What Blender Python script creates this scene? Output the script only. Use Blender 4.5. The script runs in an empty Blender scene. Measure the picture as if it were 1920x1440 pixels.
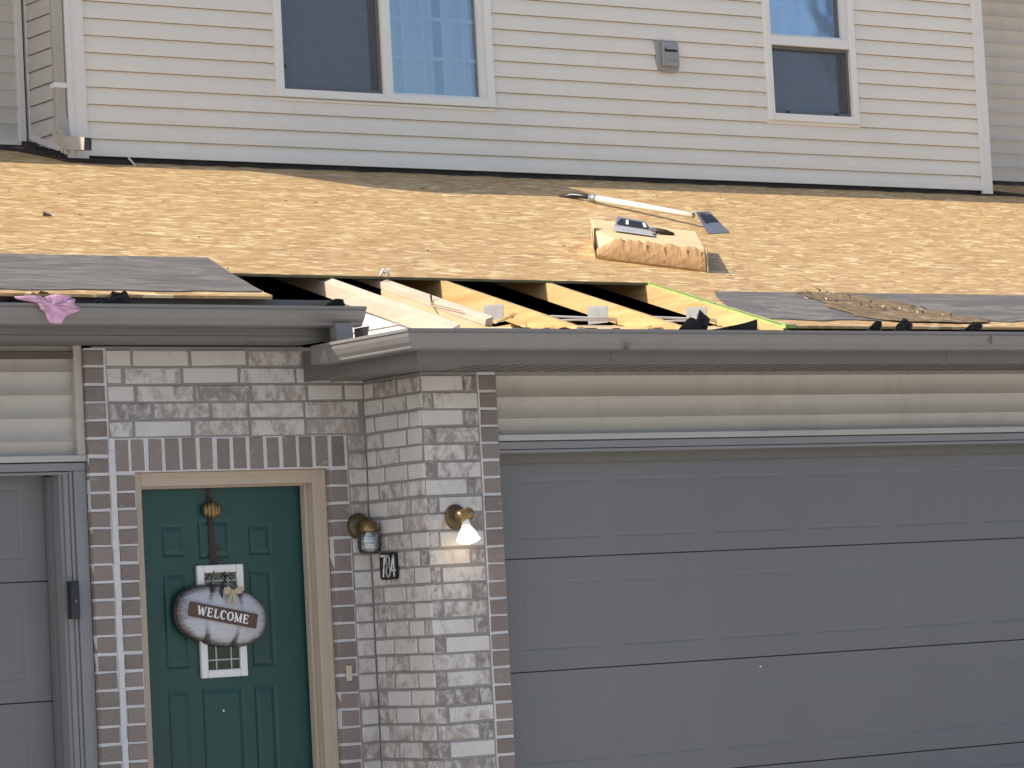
import bpy, math, random
from mathutils import Vector, Matrix
random.seed(7)
sc = bpy.context.scene
COL = sc.collection
rad = math.radians

# ------------------------------------------------------------------ camera
cam = bpy.data.cameras.new('camera'); co = bpy.data.objects.new('camera', cam); COL.objects.link(co)
cam.sensor_fit = 'HORIZONTAL'; cam.sensor_width = 36.0; cam.lens = 6214.65/1920*36
cam.clip_start = 0.1; cam.clip_end = 1500
R_ = Vector((0.82066978, -0.56900991, -0.05223825)); U_ = Vector((0.00447154, -0.08502298, 0.99636896)); F_ = Vector((0.57138526, 0.81792348, 0.06723145))
co.matrix_world = Matrix.Translation((-7.22075, -13.36276, 1.40287)) @ Matrix((R_, U_, -F_)).transposed().to_4x4()
sc.camera = co

# ------------------------------------------------------------------ world, sun, exposure
EL, AZ = rad(41.0), rad(6.2)                       # sun from the left, a touch behind the facade plane
TOSUN = Vector((-math.cos(EL)*math.cos(AZ), math.cos(EL)*math.sin(AZ), math.sin(EL)))
w = bpy.data.worlds.new('World'); sc.world = w; w.use_nodes = True
nt = w.node_tree; nt.nodes.clear()
sky = nt.nodes.new('ShaderNodeTexSky'); sky.sky_type = 'NISHITA'; sky.sun_disc = False
sky.sun_elevation = EL; sky.sun_rotation = rad(270.0) + AZ; sky.air_density = 1.0; sky.dust_density = 2.0; sky.ozone_density = 1.0
bg = nt.nodes.new('ShaderNodeBackground'); bg.inputs[1].default_value = 0.135
wo = nt.nodes.new('ShaderNodeOutputWorld'); nt.links.new(sky.outputs[0], bg.inputs[0]); nt.links.new(bg.outputs[0], wo.inputs[0])
sun = bpy.data.lights.new('sun', 'SUN'); sun.energy = 4.4; sun.angle = rad(0.53); sun.color = (1.0, 0.91, 0.79)
so = bpy.data.objects.new('sun', sun); COL.objects.link(so); so.location = (-20, 0, 20)
so.rotation_euler = TOSUN.to_track_quat('Z', 'Y').to_euler()
sc.view_settings.view_transform = 'Standard'; sc.view_settings.look = 'None'
sc.view_settings.exposure = 0.68; sc.view_settings.gamma = 1.0; sc.view_settings.use_curve_mapping = False
sc.render.engine = 'CYCLES'; sc.cycles.max_bounces = 8; sc.cycles.diffuse_bounces = 5

# ------------------------------------------------------------------ materials
def N(nt, typ, **kw):
    n = nt.nodes.new(typ)
    for k, v in kw.items(): setattr(n, k, v)
    return n
def base_mat(name, rough=0.6, metal=0.0):
    m = bpy.data.materials.new(name); m.use_nodes = True
    nt = m.node_tree; b = nt.nodes['Principled BSDF']
    b.inputs['Roughness'].default_value = rough; b.inputs['Metallic'].default_value = metal
    return m, nt, b
def coords(nt, scale=(1, 1, 1), rot=(0, 0, 0), loc=(0, 0, 0)):
    t = N(nt, 'ShaderNodeTexCoord'); mp = N(nt, 'ShaderNodeMapping')
    mp.inputs['Scale'].default_value = scale; mp.inputs['Rotation'].default_value = rot; mp.inputs['Location'].default_value = loc
    nt.links.new(t.outputs['Object'], mp.inputs[0]); return mp.outputs[0]
def noise(nt, vec, scale, detail=4, rough=0.55, dist=0.0):
    n = N(nt, 'ShaderNodeTexNoise'); n.inputs['Scale'].default_value = scale; n.inputs['Detail'].default_value = detail
    n.inputs['Roughness'].default_value = rough; n.inputs['Distortion'].default_value = dist
    nt.links.new(vec, n.inputs['Vector']); return n.outputs['Fac']
def ramp(nt, fac, stops, interp='LINEAR'):
    r = N(nt, 'ShaderNodeValToRGB'); r.color_ramp.interpolation = interp
    el = r.color_ramp.elements
    while len(el) < len(stops): el.new(0.5)
    for e, (p, c) in zip(el, stops):
        e.position = p; e.color = (c[0], c[1], c[2], 1) if not isinstance(c, (int, float)) else (c, c, c, 1)
    nt.links.new(fac, r.inputs[0]); return r.outputs[0]
def mix(nt, fac, a, b, mode='MIX'):
    n = N(nt, 'ShaderNodeMix', data_type='RGBA', blend_type=mode)
    for s, v in ((0, fac), (6, a), (7, b)):
        if isinstance(v, (int, float)): n.inputs[s].default_value = v
        elif isinstance(v, (tuple, list)): n.inputs[s].default_value = (v[0], v[1], v[2], 1)
        else: nt.links.new(v, n.inputs[s])
    return n.outputs[2]
def math_(nt, op, a, b=0.0, clamp=False):
    n = N(nt, 'ShaderNodeMath', operation=op); n.use_clamp = clamp
    for s, v in ((0, a), (1, b)):
        if isinstance(v, (int, float)): n.inputs[s].default_value = v
        else: nt.links.new(v, n.inputs[s])
    return n.outputs[0]
def bump(nt, b, h, strength=0.3, dist=0.01):
    n = N(nt, 'ShaderNodeBump'); n.inputs['Strength'].default_value = strength; n.inputs['Distance'].default_value = dist
    nt.links.new(h, n.inputs['Height']); nt.links.new(n.outputs[0], b.inputs['Normal'])
def sc3(c, k): return tuple(min(1, x*k) for x in c)
def paint(name, c, rough=0.55, var=0.10, scale=3.0, fine=60.0, stretch=(1, 1, 1), bstr=0.08, bd=0.002, metal=0.0, dirt=0.0, dirtc=(0.12, 0.09, 0.06)):
    m, nt, b = base_mat(name, rough, metal)
    v = coords(nt, stretch)
    n1 = noise(nt, v, scale, 5); n2 = noise(nt, v, fine, 3)
    col = mix(nt, ramp(nt, n1, [(0.3, 0.0), (0.7, 1.0)]), sc3(c, 1-var), sc3(c, 1+var))
    col = mix(nt, 0.25, col, mix(nt, n2, sc3(c, 1-2*var), sc3(c, 1+2*var)))
    if dirt:
        n3 = noise(nt, coords(nt, (1, 1, 0.35)), 5.5, 8, 0.7)
        col = mix(nt, math_(nt, 'MULTIPLY', ramp(nt, n3, [(0.5, 0.0), (0.78, 1.0)]), dirt), col, dirtc)
    nt.links.new(col, b.inputs['Base Color'])
    r = mix(nt, n1, (rough*0.85,)*3, (min(1, rough*1.15),)*3); nt.links.new(r, b.inputs['Roughness'])
    if bstr: bump(nt, b, n2, bstr, bd)
    return m
M = {}
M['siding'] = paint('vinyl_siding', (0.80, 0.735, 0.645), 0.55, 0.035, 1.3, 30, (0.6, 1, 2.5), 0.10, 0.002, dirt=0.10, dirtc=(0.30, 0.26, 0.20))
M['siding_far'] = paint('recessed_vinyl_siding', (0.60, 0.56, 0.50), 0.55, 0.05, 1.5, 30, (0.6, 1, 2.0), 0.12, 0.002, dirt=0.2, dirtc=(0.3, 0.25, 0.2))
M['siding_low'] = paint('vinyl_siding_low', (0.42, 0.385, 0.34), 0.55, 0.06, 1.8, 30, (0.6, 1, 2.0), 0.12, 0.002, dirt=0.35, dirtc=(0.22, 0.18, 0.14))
M['trim'] = paint('cream_trim', (0.76, 0.72, 0.68), 0.5, 0.03, 2, 30)
M['ledge'] = paint('ledge_trim_paint', (0.40, 0.38, 0.36), 0.5, 0.04, 2, 30, dirt=0.25)
M['vinyl'] = paint('window_vinyl', (0.80, 0.77, 0.72), 0.4, 0.03, 2, 30)
M['gutter'] = paint('grey_gutter', (0.190, 0.180, 0.174), 0.30, 0.08, 2.0, 30, (0.4, 1, 3), 0.12, 0.002, dirt=0.45, dirtc=(0.14, 0.12, 0.10))
M['fascia'] = paint('grey_fascia', (0.135, 0.127, 0.113), 0.5, 0.07, 1.5, 30, (0.4, 1, 2), 0.08, 0.002, dirt=0.25, dirtc=(0.10, 0.085, 0.07))
M['grey_trim'] = paint('grey_trim', (0.20, 0.198, 0.203), 0.45, 0.05, 2, 30)
M['garage'] = paint('garage_door_paint', (0.142, 0.139, 0.141), 0.42, 0.07, 0.9, 120, (1.6, 1, 0.25), 0.5, 0.0015, dirt=0.28, dirtc=(0.11, 0.10, 0.10))
M['garage_left'] = paint('garage_door_paint_warm', (0.150, 0.145, 0.145), 0.45, 0.05, 1.1, 150, (1, 1, 0.35), 0.25, 0.0012, dirt=0.12)
M['tan'] = paint('tan_door_frame', (0.42, 0.34, 0.26), 0.55, 0.06, 3, 40, (3, 3, 0.5), 0.08, 0.002, dirt=0.2, dirtc=(0.25, 0.19, 0.13))
M['green'] = paint('green_door_paint', (0.007, 0.052, 0.044), 0.4, 0.16, 2.0, 60, (2, 2, 0.7), 0.12, 0.0015, dirt=0.14, dirtc=(0.05, 0.085, 0.075))
M['white'] = paint('white_paint', (0.72, 0.71, 0.68), 0.45, 0.03, 5, 60)
M['black'] = paint('black_felt_scrap', (0.012, 0.011, 0.011), 0.85, 0.3, 15, 80, bstr=0.5, bd=0.004)
M['plastic_black'] = paint('black_plastic', (0.013, 0.014, 0.016), 0.35, 0.1, 10, 80)
M['flash'] = paint('black_flashing', (0.026, 0.021, 0.018), 0.7, 0.4, 12, 60, bstr=0.5, bd=0.01, dirt=0.3, dirtc=(0.16, 0.14, 0.12))
M['steel'] = paint('galvanised_steel', (0.42, 0.42, 0.42), 0.42, 0.12, 14, 160, bstr=0.35, bd=0.003, metal=0.35)
M['blade'] = paint('worn_steel_blade', (0.30, 0.30, 0.32), 0.4, 0.15, 20, 120, metal=0.5)
M['brass'] = paint('aged_brass', (0.24, 0.165, 0.07), 0.38, 0.25, 18, 90, metal=0.75)
M['brass_dark'] = paint('dark_aged_brass', (0.105, 0.075, 0.035), 0.45, 0.3, 18, 90, metal=0.6)
M['handle'] = paint('pale_tool_handle', (0.66, 0.60, 0.50), 0.5, 0.1, 10, 80, dirt=0.2)
M['kraft'] = paint('kraft_wrap', (0.40, 0.245, 0.115), 0.8, 0.10, 7, 60, (1, 1, 0.5), 0.6, 0.006)
M['kraft_top'] = paint('pale_bundle_wrap', (0.60, 0.45, 0.25), 0.65, 0.08, 5, 50, bstr=0.25, bd=0.004)
M['pink'] = paint('pink_plastic', (0.66, 0.36, 0.50), 0.35, 0.12, 9, 60)
M['housewrap'] = paint('white_house_board', (0.66, 0.63, 0.60), 0.6, 0.05, 5, 60)
M['sign_brown'] = paint('brown_sign_board', (0.085, 0.045, 0.030), 0.6, 0.2, 12, 60, (0.5, 1, 3))
M['ribbon'] = paint('dark_brown_ribbon', (0.035, 0.022, 0.018), 0.7, 0.2, 12, 60)
M['burlap'] = paint('burlap_bow', (0.40, 0.34, 0.24), 0.9, 0.2, 30, 150, bstr=0.4, bd=0.003)
M['curtain'] = paint('pale_curtain', (0.78, 0.80, 0.84), 0.9, 0.03, 3, 60)
M['room'] = paint('room_wall', (0.16, 0.15, 0.14), 0.9, 0.05, 3, 30)
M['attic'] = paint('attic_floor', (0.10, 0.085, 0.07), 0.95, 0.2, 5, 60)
M['screen_frame'] = paint('screen_frame', (0.13, 0.125, 0.12), 0.5, 0.05)
M['bell'] = paint('doorbell_plate', (0.52, 0.46, 0.33), 0.45, 0.06)
M['concrete'] = paint('concrete_drive', (0.52, 0.50, 0.47), 0.85, 0.08, 1.2, 40, bstr=0.2, bd=0.004, dirt=0.15)
M['grass'] = paint('lawn', (0.06, 0.09, 0.03), 0.9, 0.3, 3, 60, bstr=0.5, bd=0.02)
M['asphalt'] = paint('asphalt', (0.05, 0.05, 0.052), 0.9, 0.15, 2, 120, bstr=0.4, bd=0.004)
M['shingle'] = paint('roof_shingles', (0.10, 0.09, 0.08), 0.9, 0.2, 6, 60, bstr=0.5, bd=0.006)
M['green_edge'] = paint('green_sealed_edge', (0.30, 0.38, 0.12), 0.7, 0.2, 14, 80)
M['dark_edge'] = paint('weathered_sheet_edge', (0.11, 0.11, 0.055), 0.8, 0.35, 22, 90)

def osb_mat(name, k=1.0, weath=0.0):
    m, nt, b = base_mat(name, 0.62)
    acc = None; hacc = None
    pal = [(0.0, (0.30*k, 0.165*k, 0.055*k)), (0.25, (0.44*k, 0.270*k, 0.100*k)), (0.60, (0.54*k, 0.355*k, 0.145*k)), (0.84, (0.63*k, 0.445*k, 0.205*k)), (0.91, (0.80*k, 0.65*k, 0.36*k)), (1.0, (0.86*k, 0.72*k, 0.43*k))]
    for i, (ang, sx, sy) in enumerate(((0.10, 7.2, 21), (-0.28, 8.6, 26), (0.38, 10.5, 33), (-0.08, 14, 46))):
        t = N(nt, 'ShaderNodeTexCoord'); mr = N(nt, 'ShaderNodeMapping', vector_type='POINT'); ms = N(nt, 'ShaderNodeMapping', vector_type='POINT')
        mr.inputs['Rotation'].default_value = (0, 0, ang); mr.inputs['Location'].default_value = (i*3.7, i*1.9, 0)
        ms.inputs['Scale'].default_value = (sx, sy, 0.001)
        nt.links.new(t.outputs['Object'], mr.inputs[0])
        wn = N(nt, 'ShaderNodeTexNoise'); wn.inputs['Scale'].default_value = 9; nt.links.new(mr.outputs[0], wn.inputs['Vector'])
        mv = mix(nt, 0.055, mr.outputs[0], wn.outputs['Color'])
        nt.links.new(mv, ms.inputs[0])
        vo = N(nt, 'ShaderNodeTexVoronoi', feature='F1'); vo.inputs['Scale'].default_value = 1.0; vo.inputs['Randomness'].default_value = 1.0
        nt.links.new(ms.outputs[0], vo.inputs['Vector'])
        sep = N(nt, 'ShaderNodeSeparateColor'); nt.links.new(vo.outputs['Color'], sep.inputs[0])
        c = ramp(nt, sep.outputs[0], pal)
        g = noise(nt, coords(nt, (14, 160, 1), (0, 0, ang)), 1.0, 3)
        c = mix(nt, 0.25, c, mix(nt, ramp(nt, g, [(0.35, 0.0), (0.7, 1.0)]), (0.42*k, 0.25*k, 0.115*k), (0.70*k, 0.50*k, 0.27*k)))
        if acc is None: acc = c; hacc = sep.outputs[2]
        else:
            sel = ramp(nt, sep.outputs[1], [(0.0, 0.0), (0.52, 0.0), (0.56, 1.0)])
            acc = mix(nt, sel, acc, c); hacc = mix(nt, sel, hacc, sep.outputs[2])
    big = noise(nt, coords(nt, (0.8, 1.2, 1)), 1.4, 3)
    acc = mix(nt, ramp(nt, big, [(0.35, 0.16), (0.65, 0.0)]), acc, (0.36*k, 0.22*k, 0.12*k))
    spk = noise(nt, coords(nt, (1, 1, 1)), 46, 2)
    acc = mix(nt, ramp(nt, spk, [(0.70, 0.0), (0.76, 0.55)]), acc, (0.16*k, 0.09*k, 0.045*k))
    br = N(nt, 'ShaderNodeTexBrick'); br.offset = 0.5; br.inputs['Scale'].default_value = 1.0; br.inputs['Mortar Size'].default_value = 0.0018; br.inputs['Brick Width'].default_value = 2.438; br.inputs['Row Height'].default_value = 1.15; br.inputs['Mortar Smooth'].default_value = 0.3
    nt.links.new(coords(nt, (1, 1, 0), (0, 0, 0), (0.35, 0.26, 0)), br.inputs['Vector'])
    acc = mix(nt, math_(nt, 'MULTIPLY', br.outputs['Fac'], 0.6), acc, (0.10*k, 0.06*k, 0.03*k))
    if weath: acc = mix(nt, ramp(nt, noise(nt, coords(nt, (1, 1, 1)), 16, 7, 0.75), [(0.36, weath), (0.6, 0.05)]), acc, (0.045, 0.032, 0.024))
    nt.links.new(acc, b.inputs['Base Color']); bump(nt, b, hacc, 0.45, 0.003)
    return m
M['osb'] = osb_mat('osb_sheathing', 0.80); M['osb_worn'] = osb_mat('weathered_osb', 0.48, 0.85); M['osb_under_shaded'] = osb_mat('osb_underside_shaded', 0.35)  # underside copy darkened, the attic shade put into its colour

def wood_mat(name, c0, c1, knots=True):
    m, nt, b = base_mat(name, 0.6)
    g = noise(nt, coords(nt, (14, 1.1, 14)), 2.0, 6, 0.6, 0.6)
    col = mix(nt, ramp(nt, g, [(0.3, 0.0), (0.7, 1.0)]), c0, c1)
    if knots:
        vo = N(nt, 'ShaderNodeTexVoronoi', feature='F1'); vo.inputs['Scale'].default_value = 1
        nt.links.new(coords(nt, (0.01, 5.5, 8)), vo.inputs['Vector'])
        col = mix(nt, ramp(nt, vo.outputs['Distance'], [(0.05, 0.75), (0.17, 0.0)]), col, (c0[0]*0.55, c0[1]*0.38, c0[2]*0.25))
    nt.links.new(col, b.inputs['Base Color']); bump(nt, b, g, 0.2, 0.002)
    return m
M['lumber'] = wood_mat('framing_lumber', (0.40, 0.245, 0.090), (0.55, 0.39, 0.185))
M['lumber_pale'] = wood_mat('pale_framing_lumber', (0.43, 0.33, 0.24), (0.52, 0.42, 0.33), False)
M['plywood'] = wood_mat('plywood', (0.46, 0.34, 0.20), (0.54, 0.42, 0.27), False)

def felt_mat():
    m, nt, b = base_mat('roofing_felt', 0.75)
    g = noise(nt, coords(nt, (0.9, 3.2, 1), (0, 0, 0.25)), 2.2, 6, 0.6, 1.2)
    g2 = noise(nt, coords(nt, (6, 6, 6)), 8, 6, 0.7)
    col = mix(nt, ramp(nt, g, [(0.34, 0.0), (0.50, 0.35), (0.56, 0.9), (0.62, 0.3), (0.75, 0.6)]), (0.075, 0.071, 0.068), (0.20, 0.178, 0.158))
    col = mix(nt, 0.25, col, mix(nt, g2, (0.05, 0.047, 0.043), (0.18, 0.165, 0.15)))
    nt.links.new(col, b.inputs['Base Color']); bump(nt, b, g, 0.6, 0.02)
    return m
M['felt'] = felt_mat()

def brick_mat(name, kind):
    m, nt, b = base_mat(name, 0.85)
    at = N(nt, 'ShaderNodeAttribute', attribute_name='bk'); sep = N(nt, 'ShaderNodeSeparateColor'); nt.links.new(at.outputs['Color'], sep.inputs[0])
    t = N(nt, 'ShaderNodeTexCoord'); off = N(nt, 'ShaderNodeVectorMath', operation='MULTIPLY_ADD')
    nt.links.new(at.outputs['Vector'], off.inputs[0]); off.inputs[1].default_value = (7, 7, 7); nt.links.new(t.outputs['Object'], off.inputs[2])
    def nz(scale, d=6, r=0.65, st=(1, 1, 1), dist=0.4):
        mp = N(nt, 'ShaderNodeMapping'); mp.inputs['Scale'].default_value = st; nt.links.new(off.outputs[0], mp.inputs[0])
        return noise(nt, mp.outputs[0], scale, d, r, dist)
    fine = nz(90, 3)
    if kind == 'white':
        wash = nz(17, 8, 0.70, (1.2, 1.2, 0.8), 0.35); body = nz(6, 3)
        c_b = mix(nt, sep.outputs[0], (0.23, 0.180, 0.155), (0.35, 0.298, 0.265))
        c_w = mix(nt, body, (0.47, 0.435, 0.41), (0.66, 0.63, 0.60))
        sh = math_(nt, 'ADD', wash, math_(nt, 'MULTIPLY', math_(nt, 'SUBTRACT', sep.outputs[1], 0.5), 0.26))
        col = mix(nt, ramp(nt, sh, [(0.33, 0.0), (0.41, 0.5), (0.50, 1.0)]), c_b, c_w)
        hd_ = math_(nt, 'GREATER_THAN', sep.outputs[2], 0.93)
        col = mix(nt, math_(nt, 'MULTIPLY', hd_, ramp(nt, wash, [(0.45, 0.85), (0.60, 0.25)])), col, mix(nt, body, (0.085, 0.070, 0.066), (0.19, 0.155, 0.145)))
        col = mix(nt, ramp(nt, nz(7, 4, 0.6, (1.6, 1.6, 0.7), 0.6), [(0.24, 0.75), (0.33, 0.0)]), col, (0.13, 0.10, 0.095))
    else:
        body = nz(10, 5)
        c_b = mix(nt, sep.outputs[0], (0.115, 0.083, 0.068), (0.215, 0.168, 0.142))
        col = mix(nt, ramp(nt, body, [(0.3, 0.0), (0.75, 0.6)]), c_b, (0.20, 0.165, 0.145))
        col = mix(nt, ramp(nt, nz(8, 5, 0.7, (1, 1, 1.4), 1.0), [(0.62, 0.0), (0.72, 0.6)]), col, (0.42, 0.40, 0.385))
    col = mix(nt, 0.18, col, mix(nt, fine, (0.08, 0.07, 0.07), (0.6, 0.56, 0.53)))
    nt.links.new(col, b.inputs['Base Color'])
    bump(nt, b, mix(nt, 0.5, nz(22, 6, 0.7), fine), 0.55, 0.006)
    return m
M['brick_white'] = brick_mat('whitewashed_brick', 'white'); M['brick_dark'] = brick_mat('brown_brick', 'dark')
M['mortar'] = paint('grey_mortar', (0.24, 0.225, 0.215), 0.9, 0.12, 9, 90, bstr=0.5, bd=0.004)
M['mortar_white'] = paint('white_mortar', (0.55, 0.53, 0.53), 0.9, 0.10, 9, 90, bstr=0.5, bd=0.004)

def glass_mat(name, refl, tint=(1, 1, 1), rough=0.0, wob=0.0):
    m = bpy.data.materials.new(name); m.use_nodes = True; nt = m.node_tree; nt.nodes.clear()
    o = N(nt, 'ShaderNodeOutputMaterial'); mx = N(nt, 'ShaderNodeMixShader'); g = N(nt, 'ShaderNodeBsdfGlossy'); tr = N(nt, 'ShaderNodeBsdfTransparent')
    g.inputs['Roughness'].default_value = rough; g.inputs['Color'].default_value = (*tint, 1); tr.inputs['Color'].default_value = (0.82, 0.86, 0.88, 1)
    fr = N(nt, 'ShaderNodeFresnel'); fr.inputs['IOR'].default_value = 1.5
    f = math_(nt, 'ADD', math_(nt, 'MULTIPLY', fr.outputs[0], 1.2), refl, True)
    if wob:
        bp = N(nt, 'ShaderNodeBump'); bp.inputs['Strength'].default_value = wob; bp.inputs['Distance'].default_value = 0.02
        nt.links.new(noise(nt, coords(nt), 2.0, 2), bp.inputs['Height']); nt.links.new(bp.outputs[0], g.inputs['Normal'])
    nt.links.new(f, mx.inputs[0]); nt.links.new(tr.outputs[0], mx.inputs[1]); nt.links.new(g.outputs[0], mx.inputs[2]); nt.links.new(mx.outputs[0], o.inputs[0])
    return m
M['glass'] = glass_mat('window_glass', 0.15, (0.78, 0.85, 0.98), 0.0, 0.05)
M['glass_door'] = glass_mat('door_glass', 0.04)
M['glass_jar'] = glass_mat('smoky_jar_glass', 0.10, (0.9, 0.9, 0.9), 0.08)
def screen_mat():
    m = bpy.data.materials.new('insect_screen'); m.use_nodes = True; nt = m.node_tree; nt.nodes.clear()
    o = N(nt, 'ShaderNodeOutputMaterial'); mx = N(nt, 'ShaderNodeMixShader'); d = N(nt, 'ShaderNodeBsdfDiffuse'); tr = N(nt, 'ShaderNodeBsdfTransparent')
    d.inputs['Color'].default_value = (0.17, 0.175, 0.185, 1); mx.inputs[0].default_value = 0.36
    nt.links.new(tr.outputs[0], mx.inputs[1]); nt.links.new(d.outputs[0], mx.inputs[2]); nt.links.new(mx.outputs[0], o.inputs[0]); return m
M['screen'] = screen_mat()
def emit_mat(name, c, s):
    m, nt, b = base_mat(name, 0.4); b.inputs['Base Color'].default_value = (0.8, 0.78, 0.7, 1)
    b.inputs['Emission Color'].default_value = (*c, 1); b.inputs['Emission Strength'].default_value = s; return m
M['bulb_lit'] = emit_mat('lit_bulb_face', (1.0, 0.74, 0.40), 4.5)
M['bulb_glow'] = emit_mat('glowing_bulb_side', (1.0, 0.92, 0.80), 0.35)
def pumpkin_mat():
    m, nt, b = base_mat('whitewashed_pumpkin', 0.55)
    at = N(nt, 'ShaderNodeAttribute', attribute_name='bk'); sep = N(nt, 'ShaderNodeSeparateColor'); nt.links.new(at.outputs['Color'], sep.inputs[0])
    g = noise(nt, coords(nt, (2, 2, 12)), 7, 5, 0.6, 0.8)
    f = math_(nt, 'ADD', sep.outputs[0], math_(nt, 'MULTIPLY', math_(nt, 'SUBTRACT', g, 0.5), 0.75))
    col = ramp(nt, f, [(0.0, (0.50, 0.50, 0.55)), (0.34, (0.40, 0.40, 0.43)), (0.58, (0.17, 0.145, 0.14)), (0.85, (0.04, 0.032, 0.03))])
    nt.links.new(col, b.inputs['Base Color']); return m
M['pumpkin'] = pumpkin_mat()

# ------------------------------------------------------------------ mesh helpers
class MB:
    def __init__(s): s.v = []; s.f = []; s.m = []; s.c = []; s.cur = 0; s.col = (0, 0, 0); s.smooth = []; s.sm = False
    def add(s, vs, fs):
        b = len(s.v); s.v += [tuple(p) for p in vs]
        for f in fs: s.f.append([b+i for i in f]); s.m.append(s.cur); s.c.append(s.col); s.smooth.append(s.sm)
    def quad(s, a, b, c, d): s.add([a, b, c, d], [(0, 1, 2, 3)])
    def box(s, x0, x1, y0, y1, z0, z1):
        x0, x1 = min(x0, x1), max(x0, x1); y0, y1 = min(y0, y1), max(y0, y1); z0, z1 = min(z0, z1), max(z0, z1)
        s.add([(x0, y0, z0), (x1, y0, z0), (x1, y1, z0), (x0, y1, z0), (x0, y0, z1), (x1, y0, z1), (x1, y1, z1), (x0, y1, z1)],
              [(0, 3, 2, 1), (4, 5, 6, 7), (0, 1, 5, 4), (1, 2, 6, 5), (2, 3, 7, 6), (3, 0, 4, 7)])
    def prism(s, pts, off):                      # planar polygon extruded by a vector
        n = len(pts); off = Vector(off); b = [Vector(p) for p in pts]; t = [p+off for p in b]
        s.add(b+t, [tuple(range(n))[::-1], tuple(range(n, 2*n))] + [(i, (i+1) % n, n+(i+1) % n, n+i) for i in range(n)])
    def tube(s, pts, r, n=12, cap=True):
        pts = [Vector(p) for p in pts]; rs = r if isinstance(r, (list, tuple)) else [r]*len(pts); rings = []
        for i, p in enumerate(pts):
            d = (pts[min(i+1, len(pts)-1)] - pts[max(i-1, 0)]).normalized()
            a = d.cross(Vector((0, 0, 1)) if abs(d.z) < 0.9 else Vector((1, 0, 0))).normalized(); c = d.cross(a)
            rings.append([p + (a*math.cos(2*math.pi*k/n) + c*math.sin(2*math.pi*k/n))*rs[i] for k in range(n)])
        fs = []; q = s.sm; s.sm = True
        for i in range(len(pts)-1):
            for k in range(n): fs.append((i*n+k, i*n+(k+1) % n, (i+1)*n+(k+1) % n, (i+1)*n+k))
        if cap: fs += [tuple(range(n))[::-1], tuple((len(pts)-1)*n+k for k in range(n))]
        s.add([p for rg in rings for p in rg], fs); s.sm = q
    def ellipsoid(s, c, r, nu=20, nv=12):
        q = s.sm; s.sm = True; vs = []; fs = []
        for j in range(nv+1):
            th = math.pi*j/nv
            for i in range(nu):
                ph = 2*math.pi*i/nu; vs.append((c[0]+r[0]*math.sin(th)*math.cos(ph), c[1]+r[1]*math.sin(th)*math.sin(ph), c[2]+r[2]*math.cos(th)))
        for j in range(nv):
            for i in range(nu): fs.append((j*nu+i, j*nu+(i+1) % nu, (j+1)*nu+(i+1) % nu, (j+1)*nu+i))
        s.add(vs, fs); s.sm = q
    def build(s, name, mats, parent=None, origin=None, bevel=0.0, solid=0.0):
        me = bpy.data.meshes.new(name); o_ = Vector(origin) if origin else Vector((0, 0, 0))
        me.from_pydata([tuple(Vector(p)-o_) for p in s.v], [], s.f); me.validate(); me.update()
        for m in (mats if isinstance(mats, (list, tuple)) else [mats]): me.materials.append(M[m])
        if len(me.polygons) == len(s.m):
            me.polygons.foreach_set('material_index', s.m); me.polygons.foreach_set('use_smooth', s.smooth)
            if any(c != (0, 0, 0) for c in s.c):
                at = me.attributes.new('bk', 'FLOAT_COLOR', 'CORNER'); k = 0
                for p in me.polygons:
                    for _ in p.loop_indices: at.data[k].color = (*s.c[p.index], 1); k += 1
        ob = bpy.data.objects.new(name, me); COL.objects.link(ob)
        if parent is not None:
            ob.parent = parent
            if parent.type == 'EMPTY' or parent.location.length > 0: ob.matrix_parent_inverse = Matrix.Translation(-Vector(parent.location))
        if origin and parent is None: ob.location = o_
        if bevel:
            md = ob.modifiers.new('bevel', 'BEVEL'); md.width = bevel; md.segments = 2; md.limit_method = 'ANGLE'; md.angle_limit = rad(40)
        if solid:
            md = ob.modifiers.new('solid', 'SOLIDIFY'); md.thickness = solid; md.offset = 0
        return ob
def box(name, mat, parent, *a, bevel=0.0):
    b = MB(); b.box(*a); return b.build(name, mat, parent, bevel=bevel)
def tag(o, label, cat, group=None, kind=None):
    if kind: o['kind'] = kind
    else: o['label'] = label; o['category'] = cat
    if group: o['group'] = group
    return o
def thing(name, label, cat, loc, group=None):
    o = bpy.data.objects.new(name, None); COL.objects.link(o); o.location = loc; o.empty_display_size = 0.2
    return tag(o, label, cat, group)

# ------------------------------------------------------------------ setting
SL = 0.305
def RZ(y): return 4.12 + SL*(y-3.7)                       # top of the roof sheathing at depth y
g = MB(); g.box(-600, 600, -600, 600, -0.4, -0.02); tag(g.build('ground', 'grass'), '', '', kind='structure')
g = MB(); g.box(-24.0, 26.0, -22.0, -0.02, -0.016, 0.0); tag(g.build('bounce_driveway', 'concrete'), '', '', kind='structure')  # unseen drive, widened and paled to bounce light onto the facade
g = MB(); g.box(-600, 600, -32, -22.0, -0.016, -0.008); tag(g.build('road', 'asphalt'), '', '', kind='structure')
g = MB(); g.box(-0.1, 1.2, -0.48, -0.004, 0.004, 0.10); tag(g.build('door_step', 'concrete', bevel=0.01), '', '', kind='structure')

H = thing('townhouse', 'cream sided townhouse with a half stripped wooden roof, brick entry and grey garage doors', 'townhouse', (1.5, 2.0, 0.0))

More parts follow.
